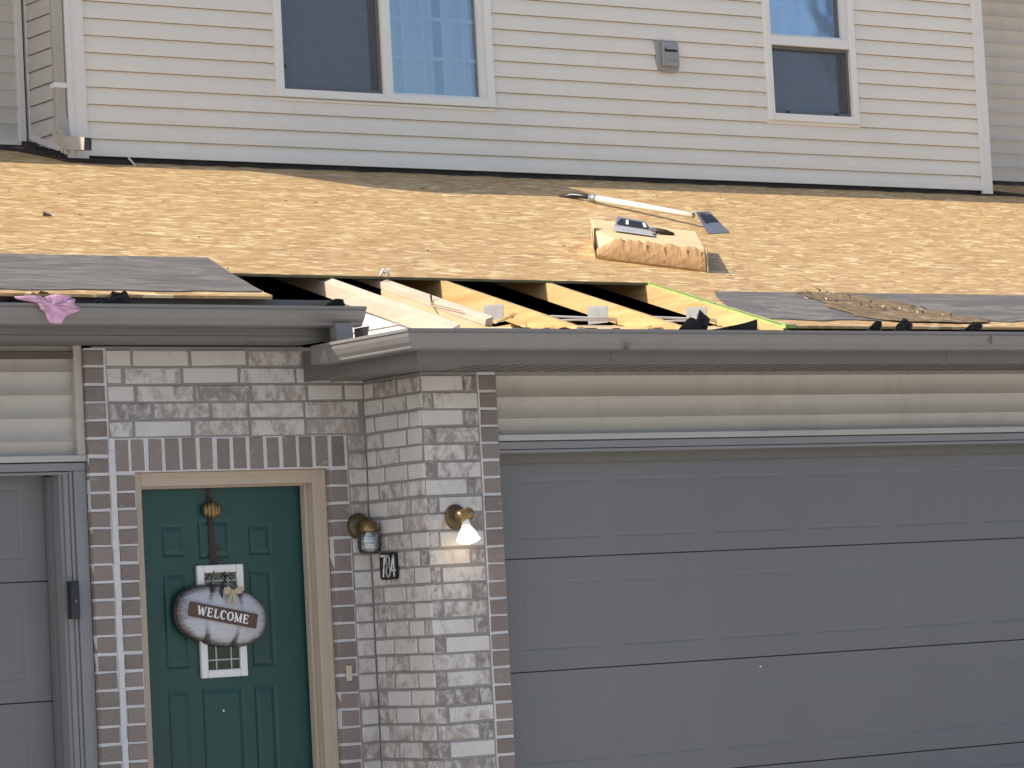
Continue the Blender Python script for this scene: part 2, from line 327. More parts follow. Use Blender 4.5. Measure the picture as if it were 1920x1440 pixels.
# ---- siding
def siding_rects(mb, rects, y, z0, pitch, depth, axis='x', log=False):
    """rects (u0,u1,za,zb) on plane y (front, axis x) or on plane x=y facing -x (axis y)"""
    ts = [0, 0.10, 0.22, 0.40, 0.62, 0.85, 1.0]
    def d(t): return depth*0.75*(1-math.sin(math.pi*t))+0.004*t if log else depth*math.sin(min(1, t*1.25)*math.pi/2)
    for (u0, u1, za, zb) in rects:
        k0 = int(math.floor((za-z0)/pitch)); k1 = int(math.ceil((zb-z0)/pitch))
        for k in range(k0, k1+1):
            top = z0+(k+1)*pitch; bot = z0+k*pitch
            zs = sorted({min(zb, max(za, top-t*pitch)) for t in (ts if not log else [i_/12 for i_ in range(13)])}, reverse=True)
            if len(zs) < 2 or zs[0]-zs[-1] < 1e-5: continue
            def P(u, z):
                dd = d((top-z)/pitch)
                return (u, y-dd, z) if axis == 'x' else (y-dd, u, z)
            for a, b in zip(zs[:-1], zs[1:]): mb.quad(P(u0, a), P(u0, b), P(u1, b), P(u1, a))
            if abs(zs[-1]-bot) < 1e-4:
                q = (lambda u: (u, y, bot+0.004)) if axis == 'x' else (lambda u: (y, u, bot+0.004))
                mb.quad(P(u0, bot), q(u0), q(u1), P(u1, bot))
W1 = (3.065, 4.665, 4.555, 5.80); W2 = (6.895, 7.69, 4.57, 5.78)
TOPZ = 6.0; ZB = 4.15
s = MB()
siding_rects(s, [(1.70, W1[0]+.02, ZB, TOPZ), (W1[1]-.02, W2[0]+.02, ZB, TOPZ), (W2[1]-.02, 8.84, ZB, TOPZ), (W1[0]+.02, W1[1]-.02, ZB, W1[2]+.02), (W2[0]+.02, W2[1]-.02, ZB, W2[2]+.02),
                 (W1[0]+.02, W1[1]-.02, W1[3]-.02, TOPZ), (W2[0]+.02, W2[1]-.02, W2[3]-.02, TOPZ)], 3.70, ZB, 0.1016, 0.015)
uw = s.build('upper_siding', 'siding', H)
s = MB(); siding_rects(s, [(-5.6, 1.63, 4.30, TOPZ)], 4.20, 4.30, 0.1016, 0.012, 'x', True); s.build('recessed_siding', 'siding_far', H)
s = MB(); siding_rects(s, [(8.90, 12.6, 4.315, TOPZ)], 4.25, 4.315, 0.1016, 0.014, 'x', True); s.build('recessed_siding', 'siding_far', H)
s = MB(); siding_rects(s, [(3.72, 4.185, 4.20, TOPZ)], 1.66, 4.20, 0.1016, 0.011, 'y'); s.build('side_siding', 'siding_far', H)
# corner trims
s = MB(); s.box(1.645, 1.77, 3.668, 3.70, 4.13, TOPZ); s.box(1.645, 1.66, 3.70, 3.745, 4.13, TOPZ); s.box(1.685, 1.692, 3.662, 3.668, 4.14, TOPZ); s.build('corner_trim', 'trim', H, bevel=0.003)
s = MB(); s.box(8.80, 8.885, 3.665, 3.70, 4.125, TOPZ); s.box(8.872, 8.885, 3.70, 4.25, 4.125, TOPZ); s.build('corner_trim', 'trim', H, bevel=0.003)
s = MB(); s.box(1.585, 1.625, 4.165, 4.20, 4.29, TOPZ); s.box(1.645, 1.66, 4.165, 4.2, 4.29, TOPZ); s.build('corner_trim', 'trim', H, bevel=0.003)
s = MB(); s.prism([(1.652, 3.75, 4.17), (1.652, 3.75, 4.205), (1.652, 4.17, 4.345), (1.652, 4.17, 4.31)], (-0.012, 0, 0)); s.box(-5.6, 1.60, 4.170, 4.19, 4.275, 4.302); s.build('starter_strip', 'trim', H)
# base flashing, lumpy black strip behind the siding foot
def lumpy(mb, x0, x1, y, za, zb, n=120, amp=0.008):
    for i in range(n):
        a = x0+(x1-x0)*i/n; b = x0+(x1-x0)*(i+1)/n
        mb.box(a, b, y-random.uniform(0.002, 0.006), y+0.03, za, zb+random.uniform(-amp, 0))
s = MB(); lumpy(s, 1.66, 8.885, 3.715, RZ(3.70)-0.01, ZB+0.02, 90, 0.002)
for i in range(46):                                       # torn scraps and tar left along the wall foot
    x = random.uniform(1.8, 9.0); L = random.uniform(0.03, 0.30); yy = 3.70-random.uniform(0.0, 0.02)
    s.prism([(x, yy, RZ(yy)+.003), (x+L*.4, yy-random.uniform(.01, .025), RZ(yy-.03)+.008), (x+L, yy+.005, RZ(yy)+.004), (x+L*.5, yy+.02, RZ(yy)+.006)], (0, 0, 0.004))
s.build('base_flashing', 'flash', H)
s = MB(); lumpy(s, -5.6, 1.62, 4.20, RZ(4.20)-0.01, 4.31, 60, 0.002)
for a in range(14):
    y0 = 3.70+a*0.035; s.box(1.60-random.uniform(0, .02), 1.645, y0, y0+0.035, RZ(y0), RZ(y0)+0.03+random.uniform(0, 0.015))
pts = [(1.02, 4.16), (1.30, 4.14), (1.50, 4.02), (1.60, 3.84), (1.64, 3.68), (1.80, 3.655), (2.05, 3.66)]
s.tube([(x, y, RZ(y)+0.010) for x, y in pts], 0.009, 8); s.tube([(x-0.03, y-0.05, RZ(y-.05)+0.007) for x, y in pts], 0.006, 8)
s.build('base_flashing', 'flash', H)
s = MB(); lumpy(s, 8.89, 12.6, 4.25, RZ(4.25)-0.01, 4.33, 50, 0.002); s.tube([(8.9, 3.9, RZ(3.9)+.012), (9.02, 3.72, RZ(3.72)+.012), (9.25, 3.66, RZ(3.66)+.01), (9.6, 3.68, RZ(3.68)+.01)], 0.014, 8); s.build('base_flashing', 'flash', H)

# ---- windows
def window(x0, x1, z0, z1, sashes, rail=None, gridz=(), gridx=(), fw=0.052):
    fr = MB(); y0, y1 = 3.665, 3.78
    for a in ((x0, x0+fw, z0, z1), (x1-fw, x1, z0, z1), (x0+fw, x1-fw, z0, z0+fw*0.95), (x0+fw, x1-fw, z1-fw, z1)): fr.box(a[0], a[1], y0, y1, a[2], a[3])
    for a in ((x0-.012, x1+.012, z0-.022, z0-.004),): fr.box(a[0], a[1], 3.684, 3.70, a[2], a[3])           # channel below
    win = fr.build('window', 'vinyl', H, bevel=0.004)
    for typ, a in sashes:
        xa, xb, za, zb = a
        if typ == 'mull': box('mullion', 'vinyl', win, xa, xb, 3.672, 3.775, za, zb, bevel=0.004); continue
        sw = 0.022
        m = MB(); yy = 3.725 if typ != 'screen' else 3.695
        for q in ((xa, xa+sw*0.6, za, zb), (xb-sw, xb, za, zb), (xa+sw*0.6, xb-sw, za, za+sw), (xa+sw*0.6, xb-sw, zb-sw, zb)): m.box(q[0], q[1], yy, yy+0.03, q[2], q[3])
        sh = m.build('screen_frame' if typ == 'screen' else 'sash', 'screen_frame' if typ == 'screen' else 'vinyl', win)
        if typ == 'screen':
            m = MB(); m.box(xa+.005, xb-.005, 3.706, 3.7075, za+.01, zb-.01); m.build('insect_screen', 'screen', win)
            for q in ((xa+.012, za+(zb-za)*.12),) if xb-xa > 0.65 and xa < 4 else ((xa+.12, za+.012), (xb-.14, za+.012)): box('screen_clip', 'plastic_black', win, q[0], q[0]+.018, 3.686, 3.696, q[1]-.008, q[1]+.012)
        m = MB(); m.box(xa+.008, xb-.012, 3.742, 3.745, za+.012, zb-.012); m.build('glass', 'glass', win)
    m = MB(); t = 0.011
    for gz in gridz: m.box(x0+fw, x1-fw, 3.752, 3.756, gz-t, gz+t)
    for gx in gridx: m.box(gx-t, gx+t, 3.757, 3.761, z0+fw, z1-fw)
    m.build('grid', 'vinyl', win)
    m = MB(); m.sm = True; n = 220; zt = z1-0.02; zb_ = z0+0.02                                     # pale curtain in folds
    X = lambda i: x0+0.03+(x1-x0-0.06)*i/n
    def fold(i): q = X(i); return 3.84+0.034*math.sin(q*52+1.7*math.sin(q*9))+0.020*math.sin(q*27)
    vs = []; fs = []
    for i in range(n+1): vs += [(X(i), fold(i), zb_), (X(i), fold(i), zt)]
    for i in range(n):
        if (0.80 < i/n < 0.835) or (0.955 < i/n < 0.975): continue
        fs.append((2*i, 2*i+2, 2*i+3, 2*i+1))
    m.add(vs, fs); m.build('curtain', 'curtain', win)
    return win
window(*W1, [('mull', (3.835, 3.905, 4.605, 5.745)), ('screen', (3.117, 3.835, 4.605, 5.745)), ('fixed', (3.905, 4.613, 4.605, 5.745))], gridz=(4.86, 5.11, 5.36, 5.61), gridx=(3.26, 3.41, 3.56, 3.71, 4.05, 4.20, 4.35, 4.50))
window(*W2, [('mull', (6.947, 7.638, 5.085, 5.15)), ('screen', (6.947, 7.638, 4.62, 5.085)), ('fixed', (6.947, 7.638, 5.15, 5.73))], gridz=(4.86, 5.38, 5.60), gridx=(7.12, 7.30, 7.48))
s = MB(); s.box(1.8, 8.8, 5.6, 5.65, 3.9, 6.0); s.box(1.8, 8.8, 3.95, 5.6, 5.9, 5.95); s.box(1.8, 8.8, 3.95, 5.6, 4.16, 4.19); s.box(1.75, 1.8, 3.8, 5.6, 4.1, 5.95); s.box(8.75, 8.8, 3.8, 5.6, 4.1, 5.95); s.build('interior_room', 'room', H)

# ---- upper roof: soffit and fascia, unseen steps shaped to throw the deck shadow; shingled slope
plan = [(-5.9, 3.78), (0.58, 3.78), (0.74, 3.62), (0.96, 3.32), (1.25, 3.21), (2.40, 3.25), (2.52, 3.62), (12.9, 3.62), (12.9, 9.4), (-5.9, 9.4)]
s = MB(); s.prism([(x, y, TOPZ) for x, y in plan], (0, 0, 0.02)); s.build('upper_shadow_soffit', 'siding_low', H)
s = MB()
for (a, b) in zip(plan[:7], plan[1:8]): s.prism([(a[0], a[1], TOPZ-.012), (b[0], b[1], TOPZ-.012), (b[0], b[1]+.02, TOPZ-.012), (a[0], a[1]+.02, TOPZ-.012)], (0, 0, 0.16))
s.build('upper_shadow_fascia', 'trim', H)
s = MB(); s.prism([(-5.9, 3.80, 6.14), (-5.9, 6.5, 7.3), (-5.9, 9.4, 6.14)], (18.8, 0, 0)); s.build('upper_roof', 'shingle', H)
# outer shell behind what the photo shows
s = MB(); s.box(-5.6, 12.6, 9.0, 9.1, 0, 6.1); s.box(-5.7, -5.6, 0.1, 9.1, 0, 6.0); s.box(12.6, 12.7, 0.0, 9.1, 0, 6.0); s.build('outer_wall', 'siding_low', H)

# ---- wall vent
V = thing('wall_vent', 'small grey hooded exhaust vent with open louvre, on the cream siding between the two windows', 'vent', (6.06, 3.70, 4.86))
s = MB(); c = 0.03
s.prism([(5.972, 3.688, 5.055), (5.972, 3.688, 4.90), (5.984, 3.688, 4.868), (6.012, 3.688, 4.852), (6.118, 3.688, 4.852), (6.146, 3.688, 4.866), (6.156, 3.688, 4.90), (6.156, 3.688, 5.03), (6.138, 3.688, 5.062), (5.99, 3.688, 5.062)], (0, -0.020, 0)); s.build('back_plate', 'vinyl_grey' if False else 'grey_vent' if 'grey_vent' in M else 'steel', V, bevel=0.004)
M['vent'] = paint('vent_plastic', (0.33, 0.315, 0.30), 0.5, 0.04, 6, 60)
V.children[0].data.materials[0] = M['vent']
s = MB(); s.prism([(6.005, 3.668, 5.045), (6.005, 3.668, 4.885), (6.137, 3.668, 4.885), (6.137, 3.668, 5.045)], (0, -0.022, 0)); s.build('hood', 'vent', V, bevel=0.006)
for z, o in ((5.018, 0.030), (4.955, 0.006), (4.915, 0.004)):
    s = MB(); s.prism([(6.022, 3.646, z), (6.120, 3.646, z), (6.120, 3.646-o*0.5, z-0.022), (6.022, 3.646-o*0.5, z-0.022)], (0, -0.003, -0.002)); s.build('louvre', 'vent', V)
box('vent_opening', 'plastic_black', V, 6.020, 6.122, 3.6445, 3.6458, 4.982, 5.002)

# ---- downspout at the left corner
D = thing('downspout', 'cream rectangular downspout with a strap and an elbow opening at the upper left corner', 'downspout', (1.60, 3.69, 4.15))
s = MB(); s.box(1.565, 1.628, 3.655, 3.70, 4.28, TOPZ); s.build('pipe', 'siding_low', D, bevel=0.006)
s = MB(); s.box(1.558, 1.636, 3.648, 3.71, 4.535, 4.565); s.build('strap', 'trim', D, bevel=0.003)
s = MB(); s.box(1.560, 1.634, 3.650, 3.70, 4.27, 4.36); s.build('coupling', 'siding_low', D, bevel=0.005)
def sweep_rect(mb, pts, side, hw, hh):
    rings = []
    for i, p in enumerate(pts):
        p = Vector(p); d = (Vector(pts[min(i+1, len(pts)-1)])-Vector(pts[max(i-1, 0)])).normalized()
        sd = Vector(side).normalized(); up = d.cross(sd).normalized(); rings.append([p+sd*hw+up*hh, p-sd*hw+up*hh, p-sd*hw-up*hh, p+sd*hw-up*hh])
    fs = []
    for i in range(len(pts)-1):
        for k in range(4): fs.append((i*4+k, i*4+(k+1) % 4, (i+1)*4+(k+1) % 4, (i+1)*4+k))
    mb.add([q for r in rings for q in r], fs)
s = MB(); sweep_rect(s, [(1.597, 3.676, 4.29), (1.600, 3.672, 4.245), (1.622, 3.650, 4.215), (1.655, 3.610, 4.203), (1.680, 3.560, 4.196), (1.690, 3.525, 4.192)], (0.93, 0.36, 0), 0.033, 0.036)
s.build('elbow', 'siding_low', D, solid=0.003)
s = MB(); s.add([(1.688+.030, 3.531+.0115, 4.160), (1.688-.030, 3.531-.0115, 4.160), (1.688-.030, 3.531-.0115, 4.226), (1.688+.030, 3.531+.0115, 4.226)], [(0, 1, 2, 3)]); s.build('elbow_shade', 'plastic_black', D)  # black sheet standing in for the shade inside the elbow mouth

# ------------------------------------------------------------------ lower roof
def deck(name, poly, mats, parent, t=0.013, lift=0.0, edge=None):
    m = MB(); n = len(poly); top = [(x, y, RZ(y)+lift) for x, y in poly]; bot = [(x, y, RZ(y)+lift-t) for x, y in poly]
    m.add(top, [tuple(range(n))]); m.cur = 1 if len(mats) > 1 else 0
    m.add(bot, [tuple(range(n))[::-1]]); m.cur = 2 if len(mats) > 2 else m.cur
    for i in range(n):
        j = (i+1) % n; m.cur = 0 if (edge is not None and i not in edge) else min(2, len(mats)-1); m.add([top[i], bot[i], bot[j], top[j]], [(0, 1, 2, 3)])
    return m.build(name, mats, parent)
HL0, HL1 = (0.66, 0.20), (0.545, -0.37)                   # left side of the hole
HR0, HR1 = (3.085, 0.125), (3.070, -0.955)                # right side of the hole
mm = ['osb', 'osb_under_shaded', 'dark_edge']
deck('roof_sheathing', [(-5.6, 0.9), (-5.6, -0.37), HL1, HL0, (0.66, 0.9)], mm, H, edge=(2,))
deck('roof_sheathing', [HR0, HR1, (12.6, -0.95), (12.6, 0.9), (3.085, 0.9)], ['osb', 'osb_under_shaded', 'green_edge'], H, edge=(0,))
deck('roof_sheathing', [(0.66, 0.9), HL0, HR0, (3.085, 0.9)], mm, H)
deck('roof_sheathing', [(-5.6, 4.24), (-5.6, 0.902), (12.6, 0.902), (12.6, 4.28)], ['osb', 'osb_under_shaded', 'osb'], H)
# green sealed strip along the cut
s = MB(); pts = []
for i in range(19):
    y = 0.12-(1.07)*i/18; pts.append((3.079-0.014*i/18, y))
for (a, b) in zip(pts[:-1], pts[1:]):
    wa = 0.022+random.uniform(0, .012)+(0.02 if a[1] < -0.5 else 0)
    s.quad((a[0]+.001, a[1], RZ(a[1])+.004), (a[0]+wa, a[1], RZ(a[1])+.004), (b[0]+wa, b[1], RZ(b[1])+.004), (b[0]+.001, b[1], RZ(b[1])+.004))
s.box(3.062, 3.13, -0.985, -0.955, RZ(-.95)-.016, RZ(-.95)+.003)
s.build('green_edge_strip', 'green_edge', H)
# felt underlayment
def felt(name, poly, wav=0.004):
    m = MB(); xs0 = min(p[0] for p in poly); n = len(poly)
    top = [(x, y, RZ(y)+0.006) for x, y in poly]; m.add(top, [tuple(range(n))])
    m.cur = 0
    for i in range(n):
        j = (i+1) % n; a, b = top[i], top[j]; m.quad(a, (a[0], a[1], a[2]-.005), (b[0], b[1], b[2]-.005), b)
    return m.build(name, 'felt', H)
def ragged(p, q, n, amp):
    out = []
    for i in range(1, n):
        t = i/n; out.append((p[0]+(q[0]-p[0])*t, p[1]+(q[1]-p[1])*t+random.uniform(-amp, amp)))
    return out
lo = [(-5.6, -0.30)] + ragged((-5.6, -0.30), (0.30, -0.29), 60, 0.018) + [(0.42, -0.285), (0.548, -0.275)]
felt('roofing_felt', lo + [(0.608, -0.02), (0.650, 0.18), (0.70, 0.36), (0.755, 0.575), (-5.6, 0.55)])
up = [(12.6, -0.02)] + [(3.325, -0.115)]
lo = [(3.10, -0.50), (3.10, -0.80)] + ragged((3.1, -0.82), (12.6, -0.84), 90, 0.03) + [(12.6, -0.84)]
felt('roofing_felt', [(3.325, -0.115), (3.20, -0.30)] + lo + up[:1])
# torn bare patch in the felt
pp = [(3.86, -0.115), (3.93, -0.10), (4.10, -0.13), (4.25, -0.18), (4.30, -0.27), (4.36, -0.36), (4.36, -0.47), (4.44, -0.58), (4.46, -0.70), (4.58, -0.80), (4.50, -0.87), (3.92, -0.87), (3.78, -0.80), (3.70, -0.74), (3.76, -0.66), (3.72, -0.55), (3.80, -0.44), (3.84, -0.36), (3.80, -0.27), (3.86, -0.20)]
m = MB(); pr = []
for a, b in zip(pp, pp[1:]+pp[:1]):
    pr.append(a)
    for t in (0.33, 0.66): pr.append((a[0]+(b[0]-a[0])*t+random.uniform(-.02, .02), a[1]+(b[1]-a[1])*t+random.uniform(-.02, .02)))
m.add([(x, y, RZ(y)+0.010) for x, y in pr], [tuple(range(len(pr)))]); m.build('bare_patch', 'osb_worn', H)
# splinters and granules around the torn patch
m = MB()
for i in range(46):
    t = random.random(); cx = 3.90+0.42*t+random.gauss(0, .12); cy = -0.12-0.70*t+random.gauss(0, .05)
    if cy > -0.05 or cy < -0.93: continue
    a = random.uniform(0, 3.14); L = random.uniform(.008, .035); hw = random.uniform(.002, .005); m.cur = random.choice((0, 0, 1, 2, 2, 2))
    dx, dy = math.cos(a)*L, math.sin(a)*L; nx, ny = -math.sin(a)*hw, math.cos(a)*hw; z = .012
    m.prism([(cx+nx, cy+ny, RZ(cy+ny)+z), (cx-nx, cy-ny, RZ(cy-ny)+z), (cx+dx-nx, cy+dy-ny, RZ(cy+dy-ny)+z+.006), (cx+dx+nx, cy+dy+ny, RZ(cy+dy+ny)+z+.006)], (0, 0, .003))
o = m.build('debris', ['flash', 'kraft_top', 'osb_worn']); tag(o, '', '', kind='stuff')
# specks and nails on the bare deck
m = MB()
for i in range(70):
    x = random.uniform(-1, 9); y = random.uniform(0.3, 3.6); a = random.uniform(0, 3.14); L = random.uniform(.006, .022)
    m.cur = random.choice((0, 0, 1)); z = RZ(y)+.001
    m.prism([(x, y, z), (x+math.cos(a)*L, y+math.sin(a)*L, z+SL*math.sin(a)*L), (x+math.cos(a)*L+.003, y+math.sin(a)*L+.004, z+SL*math.sin(a)*L+.001)], (0, 0, .004))
tag(m.build('roof_litter', ['flash', 'osb_worn']), '', '', kind='stuff')

# rafters and truss parts
def rafter(x, y0, y1, mat, hgt=0.089, th=0.038, name='rafter', roll=0.0):
    m = MB(); o = 0.0135; v = hgt*math.sqrt(1+SL*SL)
    m.prism([(x, y0, RZ(y0)-o), (x, y1, RZ(y1)-o), (x, y1+hgt*SL*0.9, RZ(y1)-o-v+0.01), (x, y0, RZ(y0)-o-v)], (th, 0, 0))
    if roll: m.v = [(a, b, c-(roll if a < x+1e-4 and k_ in (0, 1, 4, 5) else 0)) for k_, (a, b, c) in enumerate(m.v)]
    return m.build(name, mat, H, bevel=0.0015)
def gusset(p, x, y0, y1, z0, z1, skew=0.0):
    m = MB(); m.prism([(x, y0, z0), (x, y1, z0+skew*.4), (x, y1, z1+skew), (x, y0, z1)], (-0.0025, 0, 0))
    for i in range(9):
        yy = y0+(y1-y0)*(i+.7)/9.6; m.box(x-.004, x-.0025, yy, yy+abs(y1-y0)*.045, z0+.008, z1-.008)
    return m.build('gusset_plate', 'steel', p)
rafter(1.172, 3.6, -0.90, 'lumber_pale', 0.089, 0.045, roll=0.020)
rafter(1.484, 3.6, -0.72, 'lumber_pale', 0.050, 0.042, roll=0.014)
for x in (1.832, 2.455, 3.072):
    r = rafter(x, 3.6, -0.955, 'lumber')
    gusset(r, x, -0.365, -0.20, 2.772, 2.856, 0.012)
    box('bottom_chord', 'lumber', H, x, x+.038, -0.42, 3.6, 2.665, 2.754)
for k in range(15):
    x = 3.682+0.6096*k
    if x < 12.5: rafter(x, 3.6, -0.94, 'lumber'); box('bottom_chord', 'lumber', H, x, x+.038, -0.42, 3.6, 2.665, 2.754)
for k in range(10):
    x = 0.57-0.6096*k
    if x > -5.6: rafter(x, 3.6, -0.27, 'lumber'); box('bottom_chord', 'lumber', H, x, x+.038, 0.02, 3.6, 2.70, 2.785)
# plywood side panel and other bits inside the opening
s = MB(); s.prism([(1.478, -0.93, 2.56), (1.478, -0.93, RZ(-.93)-.02), (1.478, -0.72, RZ(-.72)-.062), (1.478, 0.05, RZ(.05)-.062), (1.478, 0.16, RZ(.16)-.062), (1.478, 0.16, 2.56)], (0.012, 0, 0)); s.build('plywood_panel', 'plywood', H)
s = MB(); s.tube([(1.468, -.28, 2.915), (1.470, -.29, 2.86), (1.468, -.40, 2.835), (1.469, -.55, 2.80)], .0015, 6); s.tube([(1.468, -.29, 2.86), (1.469, -.34, 2.81)], .0015, 6); s.box(1.474, 1.478, -.286, -.278, 2.870, 2.910); s.build('panel_crack', 'sign_brown', H)
# white side wall under the first rafter
s = MB()
for i in range(24):
    ya = -0.93+0.04*i; siding_rects(s, [(ya, ya+0.04, 2.55, RZ(ya)-0.10)], 1.196, 2.545, 0.1016, 0.010, 'y')
o = s.build('side_return_siding', 'housewrap', H)
# plates, blocking, soffit framing behind the right gutter
box('top_plate', 'lumber', H, 1.25, 12.5, -0.50, -0.42, 2.585, 2.66)
for a, b in ((1.875, 2.45), (2.50, 3.068)):
    s = MB(); s.prism([(a, -0.86, 2.640), (b, -0.86, 2.640), (b, -0.44, 2.735), (a, -0.44, 2.735)], (0, 0, 0.014)); s.build('eave_blocking', 'plywood', H)
    s = MB(); s.tube([(a-.02, -.46, 2.775), (a+.2, -.43, 2.792), (a+.4, -.42, 2.788), (b+.02, -.43, 2.782)], .006, 7); s.build('wire', 'housewrap', H); s = MB(); s.tube([(a+.05, -.52, 2.757), (a+.3, -.47, 2.772), (b-.02, -.47, 2.77)], .005, 7); s.build('wire', 'housewrap', H)
s = MB(); s.prism([(1.50, -0.90, 2.650), (1.826, -0.90, 2.650), (1.826, -0.40, 2.715), (1.50, -0.40, 2.715)], (0, 0, 0.014)); s.build('eave_blocking', 'plywood', H)
for (x, y, z, L, a, t) in ((1.62, -.60, 2.735, .18, 0.35, .3), (1.66, -.50, 2.748, .12, -.5, .2), (2.34, -.80, 2.69, .07, .3, .3), (2.30, -.88, 2.685, .10, .1, .1)):
    m = MB(); dx, dy = math.cos(a)*L, math.sin(a)*L
    m.prism([(x, y, z), (x+dx, y+dy, z+t*L), (x+dx*.9-.008*math.sin(a), y+dy*.9+.012*math.cos(a), z+t*L+.004), (x-.006, y+.012, z+.005)], (0, 0, .004)); m.build('splinter', 'lumber', H)
# attic floor, dark interior ends
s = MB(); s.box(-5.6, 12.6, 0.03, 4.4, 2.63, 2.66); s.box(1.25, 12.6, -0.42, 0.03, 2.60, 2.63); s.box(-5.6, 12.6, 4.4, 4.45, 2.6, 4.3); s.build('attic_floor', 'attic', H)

# ---- fascias, soffits
s = MB(); s.box(-5.6, 0.92, -0.30, -0.28, 2.705, 2.872); s.build('fascia', 'fascia', H)
s = MB(); s.box(-5.6, 0.90, -0.30, 0.06, 2.688, 2.703); s.box(-5.6, 0.90, -0.30, -0.275, 2.681, 2.688); s.build('soffit', 'fascia', H)
s = MB(); s.box(0.92, 12.6, -0.98, -0.96, 2.518, 2.668); s.box(2.0, 2.003, -0.982, -0.980, 2.52, 2.60); s.box(4.1, 4.103, -0.982, -0.980, 2.52, 2.60); s.build('fascia', 'fascia', H)
s = MB(); s.box(0.92, 0.94, -0.96, 0.0, 2.515, 2.66); s.build('return_fascia', 'fascia', H)
s = MB(); s.box(0.94, 12.6, -0.96, -0.50+.09, 2.520, 2.533); s.box(0.94, 1.245, -0.41, 0.0, 2.520, 2.533); s.box(0.925, 12.6, -0.978, -0.945, 2.512, 2.518); s.build('soffit', 'fascia', H)
s = MB()
for k in range(110):
    x = 1.35+k*0.10
    if x < 12.5: s.box(x, x+.004, -0.94, -0.51, 2.5165, 2.520)
s.build('soffit_grooves', 'fascia', H)
# pale metal cap with printed labels lying along the fascia top
s = MB(); s.box(1.15, 3.02, -0.985, -0.90, 2.670, 2.676); fcap = s.build('fascia_cap', 'housewrap', H)
for k in range(8):
    m = MB(); x = 1.45+k*0.20+random.uniform(-.04, .04); L = random.uniform(.02, .09); m.prism([(x, -0.98, 2.679), (x+L, -.98, 2.679), (x+L+.03, -.93, 2.679), (x+.02, -.93, 2.679)], (0, 0, .002)); m.build('printed_mark', 'fascia', fcap)
s = MB(); s.prism([(0.925, -0.97, 2.655), (0.925, 0.0, 2.655), (1.19, 0.0, 2.66), (1.19, -0.955, 2.66)], (0, 0, 0.004)); s.build('return_cap', 'housewrap', H)

# ---- gutters
PROF = [(0.0, 0.088), (0.0, 0.0), (0.070, 0.0), (0.080, 0.006), (0.083, 0.016), (0.086, 0.019), (0.098, 0.032), (0.112, 0.055), (0.117, 0.070), (0.116, 0.074), (0.124, 0.077), (0.125, 0.089), (0.112, 0.0895), (0.111, 0.082)]
def gutter(path, z, name='gutter', caps=(True, True)):
    """path: list of (x,y) along the fascia line, outward side on the right of travel"""
    m = MB(); n = len(PROF); rings = []
    P = [Vector((x, y)) for x, y in path]
    nrm = []
    for a, b in zip(P[:-1], P[1:]):
        d = (b-a).normalized(); nrm.append(Vector((d.y, -d.x)))
    for i, p in enumerate(P):
        if i == 0: off = nrm[0]
        elif i == len(P)-1: off = nrm[-1]
        else:
            s_ = nrm[i-1]+nrm[i]; off = s_/(1+nrm[i-1].dot(nrm[i]))
        rings.append([(p.x+off.x*d, p.y+off.y*d, z+h) for d, h in PROF])
    for i in range(len(P)-1):
        for k in range(n-1): m.quad(rings[i][k], rings[i+1][k], rings[i+1][k+1], rings[i][k+1])
    g = m.build(name, 'gutter', H, solid=0.0018)
    for e, ring, nn in ((0, rings[0], P[0]-P[1]), (1, rings[-1], P[-1]-P[-2])):
        if caps[e]:
            d = nn.normalized()*0.008; m = MB(); m.prism(ring[:12], (d.x, d.y, 0)); m.build('end_cap', 'gutter', g)
    return g
# the outward side is to the right when walking from left to right along the front
gutter([(-5.7, -0.302), (1.01, -0.302)], 2.742)
gutter([(0.80, -0.28), (0.918, -0.28), (0.918, -0.982), (12.7, -0.982)], 2.572)
s = MB(); s.box(2.02, 2.045, -1.112, -0.985, 2.567, 2.575); s.box(4.30, 4.303, -1.1075, -1.09, 2.60, 2.65); s.build('gutter_seam', 'gutter', H)
O = MB(); sweep_rect(O, [(0.905, -0.37, 2.752), (0.905, -0.375, 2.72), (0.900, -0.385, 2.69), (0.895, -0.39, 2.625)], (1, 0, 0), 0.045, 0.032); O.build('gutter_outlet', 'gutter', H, bevel=0.004)
s = MB(); s.prism([(1.022, -0.43, 2.74), (1.022, -0.30, 2.74), (1.022, -0.30, 2.66), (1.022, -0.40, 2.665)], (0.004, 0, 0)); s.build('flashing_flap', 'gutter', H)

# ------------------------------------------------------------------ brickwork
CO = 0.0813; ZM = 1.0450 - 12*CO                       # lowest mortar line above ground
def front(y0): return lambda u, d, z: (u, y0-d, z)
def side(x0): return lambda u, d, z: (x0-d, -u, z)
def brick(m, P, u0, u1, z0, z1, depth=0.05, jit=0.0022, tone=None):
    j = lambda: random.uniform(-jit, jit)
    a, b, c, e = u0+j(), u1+j(), z0+j(), z1+j(); ch = 0.004; f = random.uniform(-0.0015, 0.0035)
    r = random.random(); m.col = (r, random.random(), random.random()*0.96+0.01) if tone is None else (0.1, 0.3, 0.98)
    fr = [P(a+ch+j()*.6, f, c+ch), P(b-ch+j()*.6, f, c+ch), P(b-ch+j()*.6, f, e-ch), P(a+ch+j()*.6, f, e-ch)]
    k4 = [random.uniform(0, .0035)*(random.random() < .5) for _ in range(4)]; mid = [P(a+k4[0], f-ch, c+k4[1]), P(b-k4[1], f-ch, c+k4[2]), P(b-k4[2], f-ch, e-k4[3]), P(a+k4[3], f-ch, e-k4[0])]; bk = [P(a, -depth, c), P(b, -depth, c), P(b, -depth, e), P(a, -depth, e)]
    m.add(fr+mid+bk, [(0, 1, 2, 3)]+[(4+i, 4+(i+1) % 4, (i+1) % 4, i) for i in range(4)]+[(8+i, 8+(i+1) % 4, 4+(i+1) % 4, 4+i) for i in range(4)])
